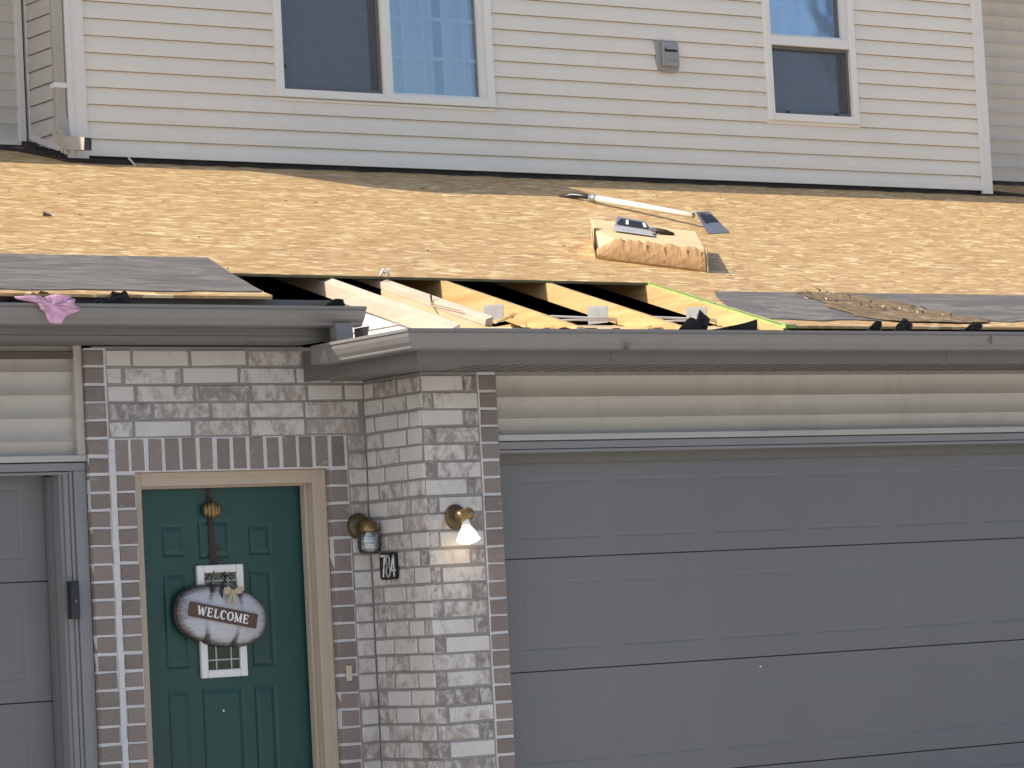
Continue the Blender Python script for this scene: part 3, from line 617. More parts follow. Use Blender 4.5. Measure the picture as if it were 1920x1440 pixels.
def mslab(m, P, u0, u1, z0, z1, d=-0.004, back=-0.09):
    m.cur = 1; m.col = (0, 0, 0.001)
    q = [P(u0, d, z0), P(u1, d, z0), P(u1, d, z1), P(u0, d, z1)]; b = [P(u0, back, z0), P(u1, back, z0), P(u1, back, z1), P(u0, back, z1)]
    m.add(q+b, [(0, 1, 2, 3), (7, 6, 5, 4)]+[(4+i, 4+(i+1) % 4, (i+1) % 4, i) for i in range(4)]); m.cur = 0
MJ = 0.0105
def courses(z0, z1):
    k = int(round((z0-ZM)/CO)); out = []
    while ZM+k*CO < z1-0.01: out.append((k, ZM+k*CO+MJ/2, min(z1, ZM+(k+1)*CO-MJ/2))); k += 1
    return out
def squares(m, P, u0, u1, z0, z1):
    for k, a, b in courses(z0, z1): brick(m, P, u0, u1, a, b)
def bond(m, P, u0, u1, z0, z1, L=0.3048, ph=0.0):
    for k, a, b in courses(z0, z1):
        u = u0-random.uniform(0.0, 0.02)-(L*0.5 if k % 2 else L*0.17)+ph; 
        while u < u1:
            LL = L if random.random() > 0.16 else L*random.choice((0.5, 0.66)); ua, ub = max(u0, u)+0.004, min(u1, u+LL-MJ)
            if ub-ua > 0.03: brick(m, P, ua, ub, a, b)
            u += LL
P0 = front(0.0); zs = ZM+0*CO; TOP0 = ZM+32*CO
ZS1 = ZM+27*CO                                         # top of the soldier course  (2.2645)
# brown brick surround of the door
m = MB(); squares(m, P0, -0.235, -0.137, zs, TOP0); squares(m, P0, -0.098, -0.004, zs, 2.105)
squares(m, P0, 1.038, 1.136, zs, 2.105)
brick(m, P0, -0.098, -0.030, 2.113, ZS1-.006)
for k in range(13):
    u = 0.0-0.018+k*0.0895; brick(m, P0, u, u+0.070, 2.113, ZS1-.006)
mslab(m, P0, -0.233, -0.126, 0.0, TOP0+.004, -0.005, -0.055); mslab(m, P0, -0.126, -0.003, 0.0, ZS1-.002, -0.005, -0.055); mslab(m, P0, 1.040, 1.141, 0.0, 2.107, -0.005, -0.06); mslab(m, P0, -0.0029, 1.141, 2.107, ZS1-.002, -0.005, -0.05)
m.build('brown_brick_surround', ['brick_dark', 'mortar_white'], H)
# raised white bead in the wide joint of the left pier
m = MB(); n = 40
for i in range(n):
    z = ZS1*i/n; z2 = ZS1*(i+1)/n; wq = random.uniform(-.003, .003); m.box(-0.133+wq, -0.104+wq, -0.0035, 0.006, z, z2)
m.build('mortar_bead', 'mortar_white', H, bevel=0.002)
# whitewashed brick over the door and beside the return
m = MB(); bond(m, P0, -0.128, 1.245, ZS1, TOP0); squares(m, P0, 1.148, 1.243, zs, ZS1)
mslab(m, P0, -0.1259, 1.262, ZS1-.0019, TOP0+.004); mslab(m, P0, 1.1411, 1.262, 0.0, ZS1-.002)
m.build('whitewashed_brick_wall', ['brick_white', 'mortar'], H)
m = MB(); m.box(-0.20, 0.92, -0.006, 0.03, TOP0+.0045, TOP0+.0105); m.build('mortar_cap', 'mortar', H)
# return wall
PR = side(1.245); m = MB(); bond(m, PR, 0.0, 0.498, ZM, 2.518, 0.203)
mslab(m, PR, -0.003, 0.4955, 0.0, 2.518, -0.005, -0.08); m.build('whitewashed_return_wall', ['brick_white', 'mortar'], H)
# pillar front
PF = front(-0.5); m = MB()
for k, a, b in courses(ZM, 2.518):
    if k % 2:
        brick(m, PF, 1.2495, 1.478, a, b); brick(m, PF, 1.490, 1.560, a, b, tone=0.0)
    else:
        brick(m, PF, 1.2495, 1.305, a, b, tone=0.05); brick(m, PF, 1.316, 1.560, a, b)
mslab(m, PF, 1.326, 1.568, 0.0, 2.518, -0.004, -0.095); m.build('whitewashed_pillar_brick', ['brick_white', 'mortar'], H)
m = MB(); squares(m, PF, 1.577, 1.674, zs, 2.518); mslab(m, PF, 1.5685, 1.672, 0.0, 2.518, -0.005, -0.17); m.build('brown_brick_quoin', ['brick_dark', 'mortar_white'], H)
# pier at the far end of the right garage and the far left wall
m = MB(); squares(m, PF, 6.60, 6.70, zs, 2.518); mslab(m, PF, 6.602, 6.70, 0.0, 2.518, -0.005, -0.17); m.build('brown_brick_quoin', ['brick_dark', 'mortar_white'], H)
m = MB(); bond(m, PF, 6.705, 12.6, ZM, 2.518); mslab(m, PF, 6.7005, 12.6, 0.0, 2.518, -0.005, -0.12); m.build('whitewashed_brick_wall', ['brick_white', 'mortar'], H)
s = MB(); s.box(-0.24, 1.25, 0.20, 0.24, 0, 2.7); s.build('entry_wall', 'room', H)

# ------------------------------------------------------------------ raised panel surfaces
def panel_surface(m, x0, x1, z0, z1, y, rects, g=0.006, w1=0.012, w2=0.030):
    xs = sorted({x0, x1, *[r[0] for r in rects], *[r[1] for r in rects]}); zsx = sorted({z0, z1, *[r[2] for r in rects], *[r[3] for r in rects]})
    for xa, xb in zip(xs[:-1], xs[1:]):
        for za, zb in zip(zsx[:-1], zsx[1:]):
            cx, cz = (xa+xb)/2, (za+zb)/2
            if any(r[0] < cx < r[1] and r[2] < cz < r[3] for r in rects): continue
            m.quad((xa, y, za), (xb, y, za), (xb, y, zb), (xa, y, zb))
    for r in rects:
        ring = lambda i, yy: [(r[0]+i, yy, r[2]+i), (r[1]-i, yy, r[2]+i), (r[1]-i, yy, r[3]-i), (r[0]+i, yy, r[3]-i)]
        A, B, C = ring(0, y), ring(w1, y+g), ring(w2, y+0.001)
        for p, q in ((A, B), (B, C)):
            for i in range(4): m.quad(p[i], p[(i+1) % 4], q[(i+1) % 4], q[i])
        m.quad(*C)
# right garage: siding band, trims, door
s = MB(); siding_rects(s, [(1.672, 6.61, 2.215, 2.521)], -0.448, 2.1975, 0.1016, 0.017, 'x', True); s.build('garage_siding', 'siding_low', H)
s = MB(); s.box(1.672, 6.61, -0.492, -0.450, 2.192, 2.221); s.box(1.672, 6.61, -0.46, -0.45, 2.2215, 2.235); s.build('ledge_trim', 'ledge', H, bevel=0.003)
s = MB(); s.box(1.672, 6.61, -0.478, -0.445, 2.152, 2.186); s.box(1.672, 6.61, -0.470, -0.445, 2.134, 2.149); s.box(1.672, 6.61, -0.465, -0.445, 2.186, 2.192); s.build('garage_header_trim', 'grey_trim', H, bevel=0.002)
s = MB(); s.box(1.672, 1.70, -0.445, -0.33, 0, 2.15); s.box(6.53, 6.61, -0.47, -0.33, 0, 2.15); s.box(1.672, 6.61, -0.445, -0.33, 2.135, 2.150); s.build('garage_jamb', 'grey_trim', H)
s = MB(); s.box(1.70, 6.58, -0.372, -0.345, 2.088, 2.137); s.build('weather_seal', 'fascia', H)
G = MB(); sect = [(0.012, 0.5465), (0.549, 1.0885), (1.091, 1.6295), (1.632, 2.168)]
gd = None
for i, (a, b) in enumerate(sect):
    m = MB(); rc = [(1.852+.602*k, 1.852+.602*k+.505, a+.100, b-.105) for k in range(8)]
    if i == 3: rc = [(r[0], r[1], r[2]-.012, r[3]-.05) for r in rc]
    panel_surface(m, 1.70, 6.58, a+.004, b, -0.345, rc, 0.0026, 0.009, 0.026)
    m.quad((1.70, -0.345, a+.004), (1.70, -0.335, a), (6.58, -0.335, a), (6.58, -0.345, a+.004)); m.quad((1.70, -0.345, b), (6.58, -0.345, b), (6.58, -0.325, b), (1.70, -0.325, b))
    if gd is None: gd = m.build('garage_door', 'garage', H)
    else: m.build('door_section', 'garage', gd)
box('door_backing', 'plastic_black', gd, 1.68, 6.6, -0.325, -0.30, 0, 2.2)
s = MB(); s.tube([(3.30, -0.3455, 1.043), (3.30, -0.348, 1.043)], 0.006, 10); s.build('paint_chip', 'white', gd)
# left garage: siding band, trims, door
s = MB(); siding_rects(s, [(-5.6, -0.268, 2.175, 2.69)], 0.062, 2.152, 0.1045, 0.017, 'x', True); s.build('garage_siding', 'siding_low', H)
s = MB(); s.box(-0.278, -0.237, 0.022, 0.060, 2.166, 2.69); s.build('siding_edge_trim', 'siding_low', H, bevel=0.003)
s = MB(); s.box(-5.6, -0.237, 0.016, 0.060, 2.163, 2.192); s.build('ledge_trim', 'ledge', H, bevel=0.003)
s = MB(); s.box(-5.6, -0.237, 0.030, 0.065, 2.122, 2.158); s.box(-5.6, -0.30, 0.045, 0.065, 2.106, 2.119); s.build('garage_header_trim', 'grey_trim', H, bevel=0.002)
s = MB()
for x0, x1, y in ((-0.300, -0.238, 0.030), (-0.318, -0.302, 0.040), (-0.345, -0.320, 0.047)): s.box(x0, x1, y, 0.075, 0, 2.121)
s.build('garage_jamb', 'grey_trim', H, bevel=0.003)
s = MB(); s.box(-0.362, -0.346, 0.060, 0.165, 0, 2.110); s.box(-0.346, -0.24, 0.075, 0.165, 0, 2.11); s.box(-5.6, -0.24, 0.065, 0.165, 2.112, 2.12); s.build('garage_jamb_side', 'grey_trim', H)
s = MB(); s.box(-0.385, -0.363, 0.125, 0.160, 0, 2.10); s.build('side_seal', 'garage_left', H)
gl = None
for i, (a, b) in enumerate(sect):
    m = MB(); rc = [(-0.50-.602*k-.505, -0.50-.602*k, a+.100, b-.105) for k in range(8)]
    panel_surface(m, -5.5, -0.345, a+.004, b, 0.170, rc, 0.0026, 0.009, 0.026)
    m.quad((-5.5, 0.17, a+.004), (-5.5, 0.18, a), (-0.345, 0.18, a), (-0.345, 0.17, a+.004)); m.quad((-5.5, 0.17, b), (-0.345, 0.17, b), (-0.345, 0.19, b), (-5.5, 0.19, b))
    if gl is None: gl = m.build('garage_door', 'garage_left', H)
    else: m.build('door_section', 'garage_left', gl)
box('door_backing', 'plastic_black', gl, -5.55, -0.3, 0.19, 0.2, 0, 2.15)

# ------------------------------------------------------------------ front door
s = MB(); s.box(-0.03, 0.050, 0.045, 0.075, 0.0, 2.098); s.box(0.965, 1.036, 0.045, 0.075, 0.0, 2.098); s.box(0.050, 0.965, 0.045, 0.075, 2.042, 2.098)
s.box(-0.03, 0.040, 0.038, 0.045, 0.0, 2.106); s.box(1.010, 1.036, 0.038, 0.045, 0.0, 2.106); s.box(0.040, 1.010, 0.038, 0.045, 2.082, 2.106)
s.box(0.965, 0.985, 0.075, 0.20, 0.0, 2.06); s.box(0.03, 0.050, 0.075, 0.20, 0.0, 2.06); s.box(0.05, 0.965, 0.075, 0.20, 2.045, 2.06)
s.box(0.948, 0.965, 0.095, 0.138, 0.0, 2.045); s.box(0.05, 0.948, 0.095, 0.138, 2.033, 2.045)
s.build('door_frame', 'tan', H, bevel=0.003)
rects = [(0.200, 0.322, 1.716, 1.872), (0.392, 0.568, 1.702, 1.888), (0.662, 0.790, 1.710, 1.862), (0.196, 0.330, 1.199, 1.648), (0.655, 0.785, 1.190, 1.648),
         (0.196, 0.322, 0.42, 1.107), (0.376, 0.604, 0.42, 1.107), (0.655, 0.780, 0.42, 1.104)]
hole = (0.370, 0.617, 1.150, 1.674)
m = MB(); panel_surface(m, 0.052, 0.962, 0.11, 2.036, 0.150, rects+[hole], 0.0055, 0.014, 0.034); m.box(0.052, 0.962, 0.165, 0.19, 0.11, 2.03)
fd = m.build('front_door', 'green', H)
s = MB(); x0, x1, z0, z1 = hole; fw = 0.037
for a in ((x0, x0+fw, z0, z1), (x1-fw, x1, z0, z1), (x0+fw, x1-fw, z0, z0+fw), (x0+fw, x1-fw, z1-fw, z1)): s.box(a[0], a[1], 0.128, 0.152, a[2], a[3])
dw = s.build('window_frame', 'white', fd, bevel=0.006)
s = MB(); s.box(x0+fw, x1-fw, 0.149, 0.1515, z0+fw, z1-fw); s.build('dark_backing', 'plastic_black', fd)
s = MB(); s.box(x0+fw, x1-fw, 0.1405, 0.1425, z0+fw, z1-fw); s.build('glass', 'glass_door', fd)
s = MB()
for gx in (0.455, 0.535): s.box(gx-.003, gx+.003, 0.139, 0.1404, z0+fw, z1-fw)
for gz in (1.232, 1.60): s.box(x0+fw, x1-fw, 0.1385, 0.139, gz-.003, gz+.003)
s.build('leaded_cames', 'steel', fd)
s = MB(); s.tube([(0.075, 0.138, 0.83), (0.075, 0.138, 0.93)], 0.009, 8); s.tube([(0.075, 0.138, 1.02), (0.075, 0.138, 1.08)], 0.006, 8); s.build('hinge', 'brass_dark', fd)
s = MB(); s.tube([(0.485, 0.149, 0.995), (0.485, 0.146, 0.995)], 0.006, 10); s.build('peeled_spot', 'white', fd)
s = MB(); s.box(0.05, 0.965, 0.05, 0.2, 0.10, 0.112); s.build('threshold', 'steel', H)

# ------------------------------------------------------------------ welcome sign hanging on the door
Wt = thing('welcome_sign', 'white metal pumpkin sign reading WELCOME, hanging askew on the green front door', 'sign', (0.46, 0.15, 1.28))
tilt = rad(-10); cs, sn = math.cos(tilt), math.sin(tilt); PC = (0.472, 1.436)
def S(x, y, z): return (PC[0]+x*cs-z*sn, y, PC[1]+x*sn+z*cs)
m = MB(); m.sm = True; NT, NR = 144, 26
def pout(th):
    c, s_ = abs(math.cos(th)), abs(math.sin(th)); r = 1/((c/0.248)**2.35+(s_/0.142)**2.35)**(1/2.35); x = r*math.cos(th)
    return r*(1-0.055*math.exp(-((abs(x)-0.088)/0.014)**2))
def pp_(k, t):
    th = 2*math.pi*t/NT; q = k/NR; r = pout(th)*q; x, z = r*math.cos(th), r*math.sin(th); bend = 0.088*(1-0.55*(z/0.142)**2)**0.5 if abs(z) < .142 else .06
    seam = math.exp(-((abs(x)-bend)/0.012)**2)*(0.35+0.65*min(1, (abs(z)/0.11)**2)); h = 0.052*(1-q**2.6)**0.5*(1-0.30*seam)
    return (x, z, h, max(0.001, min(1, 0.12+0.78*q**6+0.55*seam*min(1, abs(z)/.07))))
for k in range(NR):
    for t in range(NT):
        cc = [pp_(k, t), pp_(k+1, t), pp_(k+1, t+1), pp_(k, t+1)]; m.col = (sum(c[3] for c in cc)/4, .5, .5)
        pts = [S(c[0], 0.112-c[2], c[1]) for c in cc]
        m.add(pts if k else [pts[0], pts[1], pts[2]], [(0, 1, 2, 3)] if k else [(0, 1, 2)])
m.add([S(pp_(NR, t)[0], 0.124, pp_(NR, t)[1]) for t in range(NT)], [tuple(range(NT))])
m.col = (0.9, .5, .5)
for t in range(NT): a, b = pp_(NR, t), pp_(NR, t+1); m.quad(S(a[0], .112, a[1]), S(a[0], .124, a[1]), S(b[0], .124, b[1]), S(b[0], .112, b[1]))
pk = m.build('pumpkin_plate', 'pumpkin', Wt)
t2 = rad(-12); c2, s2 = math.cos(t2), math.sin(t2); BC = (0.452, 1.439)
def B(x, y, z): return (BC[0]+x*c2-z*s2, y, BC[1]+x*s2+z*c2)
m = MB(); m.prism([B(-0.183, 0.056, -0.034), B(0.183, 0.056, -0.034), B(0.183, 0.056, 0.034), B(-0.183, 0.056, 0.034)], (0, -0.008, 0)); bd = m.build('name_board', 'sign_brown', Wt, bevel=0.002)
def stroke(mb, pts, w, ox, sx, hgt_, y):
    """polyline with varying width in letter space (0..1)"""
    n = len(pts); L = []; Rr = []
    for i, p in enumerate(pts):
        a = pts[max(i-1, 0)]; b = pts[min(i+1, n-1)]; d = Vector(((b[0]-a[0])*sx, (b[1]-a[1])*hgt_)); d.normalize(); q = Vector((-d.y, d.x)); ww = w[i] if isinstance(w, list) else w
        X = ox+p[0]*sx; Z = p[1]*hgt_-hgt_/2; L.append((X+q.x*ww/2, Z+q.y*ww/2)); Rr.append((X-q.x*ww/2, Z-q.y*ww/2))
    for i in range(n-1):
        mb.prism([B(*(lambda t: (t[0], y, t[1]))(t)) for t in (L[i], Rr[i], Rr[i+1], L[i+1])], (0, -0.0015, 0))
def arc(cx, cy, rx, ry, a0, a1, n=16): return [(cx+rx*math.cos(rad(a0+(a1-a0)*i/n)), cy+ry*math.sin(rad(a0+(a1-a0)*i/n))) for i in range(n+1)]
TH, TN = 0.0088, 0.0042
def serif(x, y_): return ([(x-0.14, y_), (x+0.14, y_)], 0.004)
LET = {
 'W': [([(0.05, 1), (0.28, 0.0)], TH), ([(0.28, 0.0), (0.5, 0.85)], TN), ([(0.5, 0.9), (0.72, 0.0)], TH), ([(0.72, 0.0), (0.96, 1)], TN), ([(-0.06, 0.98), (0.18, 0.98)], .004), ([(0.84, 0.98), (1.06, 0.98)], .004)],
 'E': [([(0.22, 0), (0.22, 1)], TH), ([(0.05, 0.97), (0.85, 0.97)], TN), ([(0.05, 0.03), (0.88, 0.03)], TN), ([(0.22, 0.52), (0.66, 0.52)], TN), ([(0.84, 0.97), (0.84, 0.76)], .004), ([(0.87, 0.03), (0.90, 0.26)], .004), ([(0.66, 0.64), (0.66, 0.40)], .004)],
 'L': [([(0.25, 0), (0.25, 1)], TH), ([(0.05, 0.03), (0.86, 0.03)], TN), ([(0.05, 0.97), (0.46, 0.97)], .004), ([(0.85, 0.03), (0.90, 0.28)], .004)],
 'C': [(arc(0.52, 0.5, 0.42, 0.48, 48, 312), [TN]*3+[TH*.7, TH*.9, TH, TH*1.05, TH*1.1, TH*1.1, TH*1.1, TH*1.05, TH, TH*.9, TH*.7]+[TN]*3), ([(0.84, 0.98), (0.84, 0.68)], .004)],
 'O': [(arc(0.5, 0.5, 0.42, 0.48, 90, 450), [TN, TN*1.3, TH*.9, TH*1.05, TH*1.1, TH*1.05, TH*.9, TN*1.3, TN, TN*1.3, TH*.9, TH*1.05, TH*1.1, TH*1.05, TH*.9, TN*1.3, TN])],
 'M': [([(0.14, 0), (0.14, 1)], TN), ([(0.12, 1), (0.5, 0.05)], TH), ([(0.5, 0.05), (0.86, 1)], TN), ([(0.86, 0), (0.86, 1)], TH), ([(0.0, 0.02), (0.28, 0.02)], .004), ([(0.72, 0.02), (1.0, 0.02)], .004), ([(0.0, 0.98), (0.16, 0.98)], .004), ([(0.84, 0.98), (1.0, 0.98)], .004)]}
m = MB(); x = -0.138
for chh, wd in zip('WELCOME', (0.050, 0.036, 0.035, 0.037, 0.038, 0.046, 0.036)):
    for i, (pts, wl) in enumerate(LET[chh]): stroke(m, pts, wl, x, wd*0.86, 0.040, 0.0478-0.0001*i)
    x += wd
m.build('lettering', 'white', bd)
# bow, leaf, wires, ribbon and small gold pumpkin
def bow():
    m = MB(); c_ = S(0.035, 0.048, 0.118)
    c_ = (0.505, 0.050, 1.545)
    for sgn in (-1, 1):
        q = [(0, 0), (sgn*.026, .024), (sgn*.052, .020), (sgn*.048, -.010), (sgn*.022, -.012)]
        m.prism([(c_[0]+a, c_[1]-(0.012 if i in (1, 2) else 0), c_[2]+b) for i, (a, b) in enumerate(q)], (0, -0.006, 0))
    m.prism([(c_[0]-.008, c_[1], c_[2]), (c_[0]+.004, c_[1], c_[2]-.005), (c_[0]-.022, c_[1]-.004, c_[2]-.060), (c_[0]-.038, c_[1]-.004, c_[2]-.052)], (0, -.004, 0))
    m.prism([(c_[0]-.004, c_[1], c_[2]), (c_[0]+.010, c_[1], c_[2]), (c_[0]+.020, c_[1]-.004, c_[2]-.065), (c_[0]+.004, c_[1]-.004, c_[2]-.068)], (0, -.004, 0))
    m.ellipsoid((c_[0], c_[1]-.008, c_[2]), (.010, .008, .011), 10, 6); m.build('bow', 'burlap', Wt)
bow()
s = MB(); s.prism([(0.44, .052, 1.56), (0.47, .05, 1.568), (0.472, .05, 1.535), (0.455, .05, 1.548), (0.45, .05, 1.515), (0.435, .05, 1.545)], (0, -.004, 0)); s.tube([(0.47, .09, 1.55), (0.475, .085, 1.585), (0.487, .08, 1.60)], [.014, .010, .008], 10); s.build('stem', 'ribbon', Wt)
s = MB(); s.tube([(0.483, .145, 1.682), (0.445, .12, 1.625), (0.41, .09, 1.555)], .0028, 6); s.tube([(0.483, .145, 1.682), (0.535, .12, 1.61), (0.575, .09, 1.545)], .0028, 6); s.tube([(0.515, .12, 1.615), (0.53, .105, 1.63), (0.545, .11, 1.618)], .0028, 6); s.build('wire', 'ribbon', Wt)
s = MB(); s.box(0.448, 0.472, 0.146, 0.1495, 1.67, 2.034)
s.prism([(0.448, .146, 1.90), (0.472, .146, 1.90), (0.487, .146, 1.672), (0.462, .146, 1.672)], (0, -.002, 0))
s.prism([(0.47, .143, 1.755), (0.505, .14, 1.742), (0.512, .14, 1.752), (0.488, .142, 1.765)], (0, -.002, 0)); s.prism([(0.475, .143, 1.70), (0.512, .14, 1.690), (0.506, .14, 1.705), (0.485, .142, 1.715)], (0, -.002, 0)); s.build('ribbon', 'ribbon', Wt)
gp = MB()
for k in range(-2, 3): gp.ellipsoid((0.458+k*0.0165, 0.128-0.010*(2-abs(k))*.5, 1.930), (0.0135, 0.020, 0.040-abs(k)*.005), 12, 10)
gpo = gp.build('small_pumpkin', 'brass', Wt)
s = MB(); s.tube([(0.458, .128, 1.965), (0.462, .125, 1.985)], .005, 8); s.build('stalk', 'ribbon', gpo)

# ------------------------------------------------------------------ wall lamps
def disc_base(m, c, r, d, ax=(0, -1, 0)):
    c = Vector(c); a = Vector(ax); m.tube([c, c+a*d*.3, c+a*d*.7, c+a*d], [r, r*.99, r*.86, r*.45], 24)
L1 = thing('wall_lamp', 'unlit brass wall lamp with a smoky glass jar shade, left of the house number', 'wall lamp', (1.18, 0.0, 1.83), 'wall lamps by the front door')
s = MB(); disc_base(s, (1.180, 0.0, 1.828), 0.062, 0.035); s.build('wall_plate', 'brass_dark', L1)
s = MB(); s.tube([(1.180, -.03, 1.835), (1.180, -.06, 1.842), (1.180, -.092, 1.838), (1.180, -.094, 1.82)], .011, 10); s.build('arm', 'brass_dark', L1)
s = MB(); s.tube([(1.180, -.094, 1.848), (1.180, -.094, 1.842), (1.180, -.094, 1.812), (1.180, -.094, 1.796)], [.020, .040, .046, .050], 20); s.build('cap', 'brass', L1)
s = MB(); s.tube([(1.180, -.094, 1.797), (1.180, -.094, 1.775), (1.180, -.094, 1.72), (1.180, -.094, 1.698), (1.180, -.094, 1.690)], [.046, .058, .058, .050, .030], 24, cap=False); s.build('glass_jar', 'glass_jar', L1)
s = MB(); s.tube([(1.180, -.094, 1.796), (1.180, -.094, 1.775)], .014, 10); hp = []
for i in range(40): hp.append((1.180+.017*math.cos(i*.62), -.094+.017*math.sin(i*.62), 1.775-.0014*i))
s.tube(hp, .005, 6); s.build('bulb', 'white', L1)
L2 = thing('wall_lamp', 'lit bare floodlight bulb on a brass holder, on the brick pillar beside the garage', 'wall lamp', (1.40, -0.5, 1.84), 'wall lamps by the front door')
s = MB(); disc_base(s, (1.402, -0.5, 1.838), 0.060, 0.022); s.build('wall_plate', 'brass_dark', L2)
s = MB(); s.tube([(1.402, -.515, 1.838), (1.398, -.56, 1.845), (1.395, -.590, 1.845)], .010, 10); s.build('arm', 'brass', L2)
s = MB(); s.tube([(1.352, -.596, 1.832), (1.362, -.597, 1.836), (1.418, -.600, 1.850), (1.428, -.600, 1.852)], [.022, .029, .030, .022], 20); s.build('lamp_holder', 'brass', L2)
bx, by = 1.392, -.602
s = MB(); s.tube([(bx-.004, by, 1.828), (bx, by, 1.800)], .019, 16); s.build('socket', 'white', L2)
s = MB(); s.tube([(bx, by, 1.802), (bx+.002, by, 1.788), (bx+.006, by, 1.762), (bx+.008, by, 1.740), (bx+.009, by, 1.732)], [.018, .024, .042, .053, .055], 28, cap=False); s.build('bulb', 'bulb_glow', L2)
s = MB(); s.sm = True; s.tube([(bx+.009, by, 1.732), (bx+.010, by, 1.724), (bx+.011, by, 1.714), (bx+.012, by, 1.708)], [.055, .053, .036, .008], 28); s.build('bulb_face', 'bulb_lit', L2)

# ------------------------------------------------------------------ house number, doorbell, keypad
Nn = thing('house_number_sign', 'black house number plaque reading 784 on the whitewashed brick return', 'house number', (1.245, -0.18, 1.567))
m = MB(); z0, z1, y0, y1 = 1.565, 1.693, -0.098, -0.243; c = 0.012
m.prism([(1.240, y0-c, z0), (1.240, y1+c, z0), (1.240, y1, z0+c), (1.240, y1, z1-c), (1.240, y1+c, z1), (1.240, y0-c, z1), (1.240, y0, z1-c), (1.240, y0, z0+c)], (-0.012, 0, 0)); pl = m.build('plaque', 'plastic_black', Nn)
def nstroke(m, pts, w, ox, sx=0.034, h=0.098):
    n = len(pts); zc = 1.629
    for i in range(n-1):
        a, b = pts[i], pts[i+1]; A = Vector((ox+a[0]*sx, zc+(a[1]-.5)*h)); Bb = Vector((ox+b[0]*sx, zc+(b[1]-.5)*h)); d = (Bb-A).normalized(); q = Vector((-d.y, d.x))*w/2; e = d*w*.3
        quad = [A-e+q, A-e-q, Bb+e-q, Bb+e+q]; m.prism([(1.228, -p.x, p.y) for p in quad], (-0.0022, 0, 0))
m = MB(); W_ = 0.0098
nstroke(m, [(0, 1), (1, 1), (0.62, .45), (0.42, 0)], W_, 0.113)
nstroke(m, arc(.5, .75, .44, .25, 0, 360, 14), W_*.85, 0.1535); nstroke(m, arc(.5, .25, .5, .26, 0, 360, 14), W_*.85, 0.1535)
nstroke(m, [(0.78, 0), (0.78, 1), (0.0, .28), (1.1, .28)], W_*.85, 0.195)
m.build('numerals', 'white', pl)
db = MB(); db.box(-0.013, 0.013, -0.013, 0, -0.036, 0.036); db.box(-0.006, 0.006, -0.017, -0.013, -0.018, 0.0)
o = db.build('doorbell', 'bell', bevel=0.003); o.location = (1.084, -0.002, 1.135); tag(o, 'small cream doorbell button on the brown brick beside the door frame', 'doorbell')
K = thing('garage_keypad', 'dark rectangular keypad on the grey jamb of the left garage door', 'keypad', (-0.335, 0.03, 1.455))
s = MB(); s.box(-0.353, -0.308, 0.006, 0.046, 1.455, 1.624); kb = s.build('keypad_body', 'plastic_black', K, bevel=0.005)
s = MB(); s.box(-0.350, -0.311, 0.000, 0.006, 1.515, 1.620); s.build('cover', 'plastic_black', K, bevel=0.004)
s = MB(); s.tube([(-.331, .004, 1.535), (-.331, -.003, 1.535)], .005, 10); s.build('button', 'grey_trim', K)

# ------------------------------------------------------------------ insulation bundle and tools on the roof
BU = thing('insulation_bundle', 'rectangular bundle with a torn brown paper front lying on the bare roof deck', 'bundle', (3.74, 0.78, RZ(0.78)))
A0 = Vector((3.262, 0.790)); E1 = Vector((0.4754, -0.331)); E1n = E1.normalized(); E2 = Vector((-E1n.y, E1n.x))*0.74; HT = 0.128
def BP(u, v, h):
    p = A0+E1*u+E2*v; return (p.x, p.y, RZ(p.y)+h)
m = MB(); m.sm = True; n = 60; rows = 9
def wob(u, v): return 0.45*(0.006*math.sin(u*23+v*5)+0.004*math.sin(u*47-v*9+1.3)+0.003*math.sin(u*91+v*17))
def topz(u): return (0.050+(HT-0.050)*min(1, u/0.18))+(0.003*math.sin(u*31)+0.002*math.sin(u*83+1)-(0.016 if int(u*41) % 7 == 3 else 0)-(0.010 if int(u*53) % 9 == 5 else 0))
vs = []
for i in range(n+1):
    u = i/n
    for j in range(rows+1):
        v = j/rows; bul = -0.016*math.sin(math.pi*v)
        vs.append(BP(u, -0.010+bul+wob(u, v*2)*(0.6+v*.4), 0.002+(topz(u)-.002)*v))
m.add(vs, [(i*(rows+1)+j, (i+1)*(rows+1)+j, (i+1)*(rows+1)+j+1, i*(rows+1)+j+1) for i in range(n) for j in range(rows)])
fo = m.build('torn_paper_front', 'kraft', BU, solid=0.004)
m = MB()
for (u, h, L, w_) in ((.44, .118, .035, .02), (.60, .118, .045, .015), (.80, .12, .03, .025), (.93, .118, .04, .02)):
    m.add([BP(u, -.030, h), BP(u+w_, -.032, h+.004), BP(u+w_*.6, -.040, h-L)], [(0, 1, 2)])
m.build('torn_flaps', 'kraft', BU, solid=0.003)
m = MB()
m.add([BP(0.0, 0.02, 0), BP(1, 0.02, 0), BP(1, 1, 0), BP(0, 1, 0), BP(0.0, 0.02, .05), BP(0.17, 0.0, HT-.004), BP(1, 0.0, HT-.004), BP(1, 1, HT-.01), BP(0.0, 1, HT-.01), BP(0.0, 0.30, HT-.006)],
      [(4, 5, 9), (5, 6, 7, 8, 9), (1, 2, 7, 6), (0, 4, 9, 8, 3), (2, 3, 8, 7), (0, 1, 6, 5, 4)])
bb = m.build('wrapped_body', 'kraft_top', BU, bevel=0.006)
m = MB(); m.add([BP(-.012, 0.02, 0.002), BP(-.035, 0.0, .09), BP(-.025, 0.45, HT+.055), BP(-.006, 0.50, 0.01)], [(0, 1, 2, 3)]); m.add([BP(1.012, -0.02, 0.004), BP(1.02, 0.05, .0), BP(1.025, 0.04, HT+.005), BP(1.006, -0.02, HT-.01)], [(0, 1, 2, 3)]); m.build('paper_flap', 'kraft_top', BU, solid=0.003)

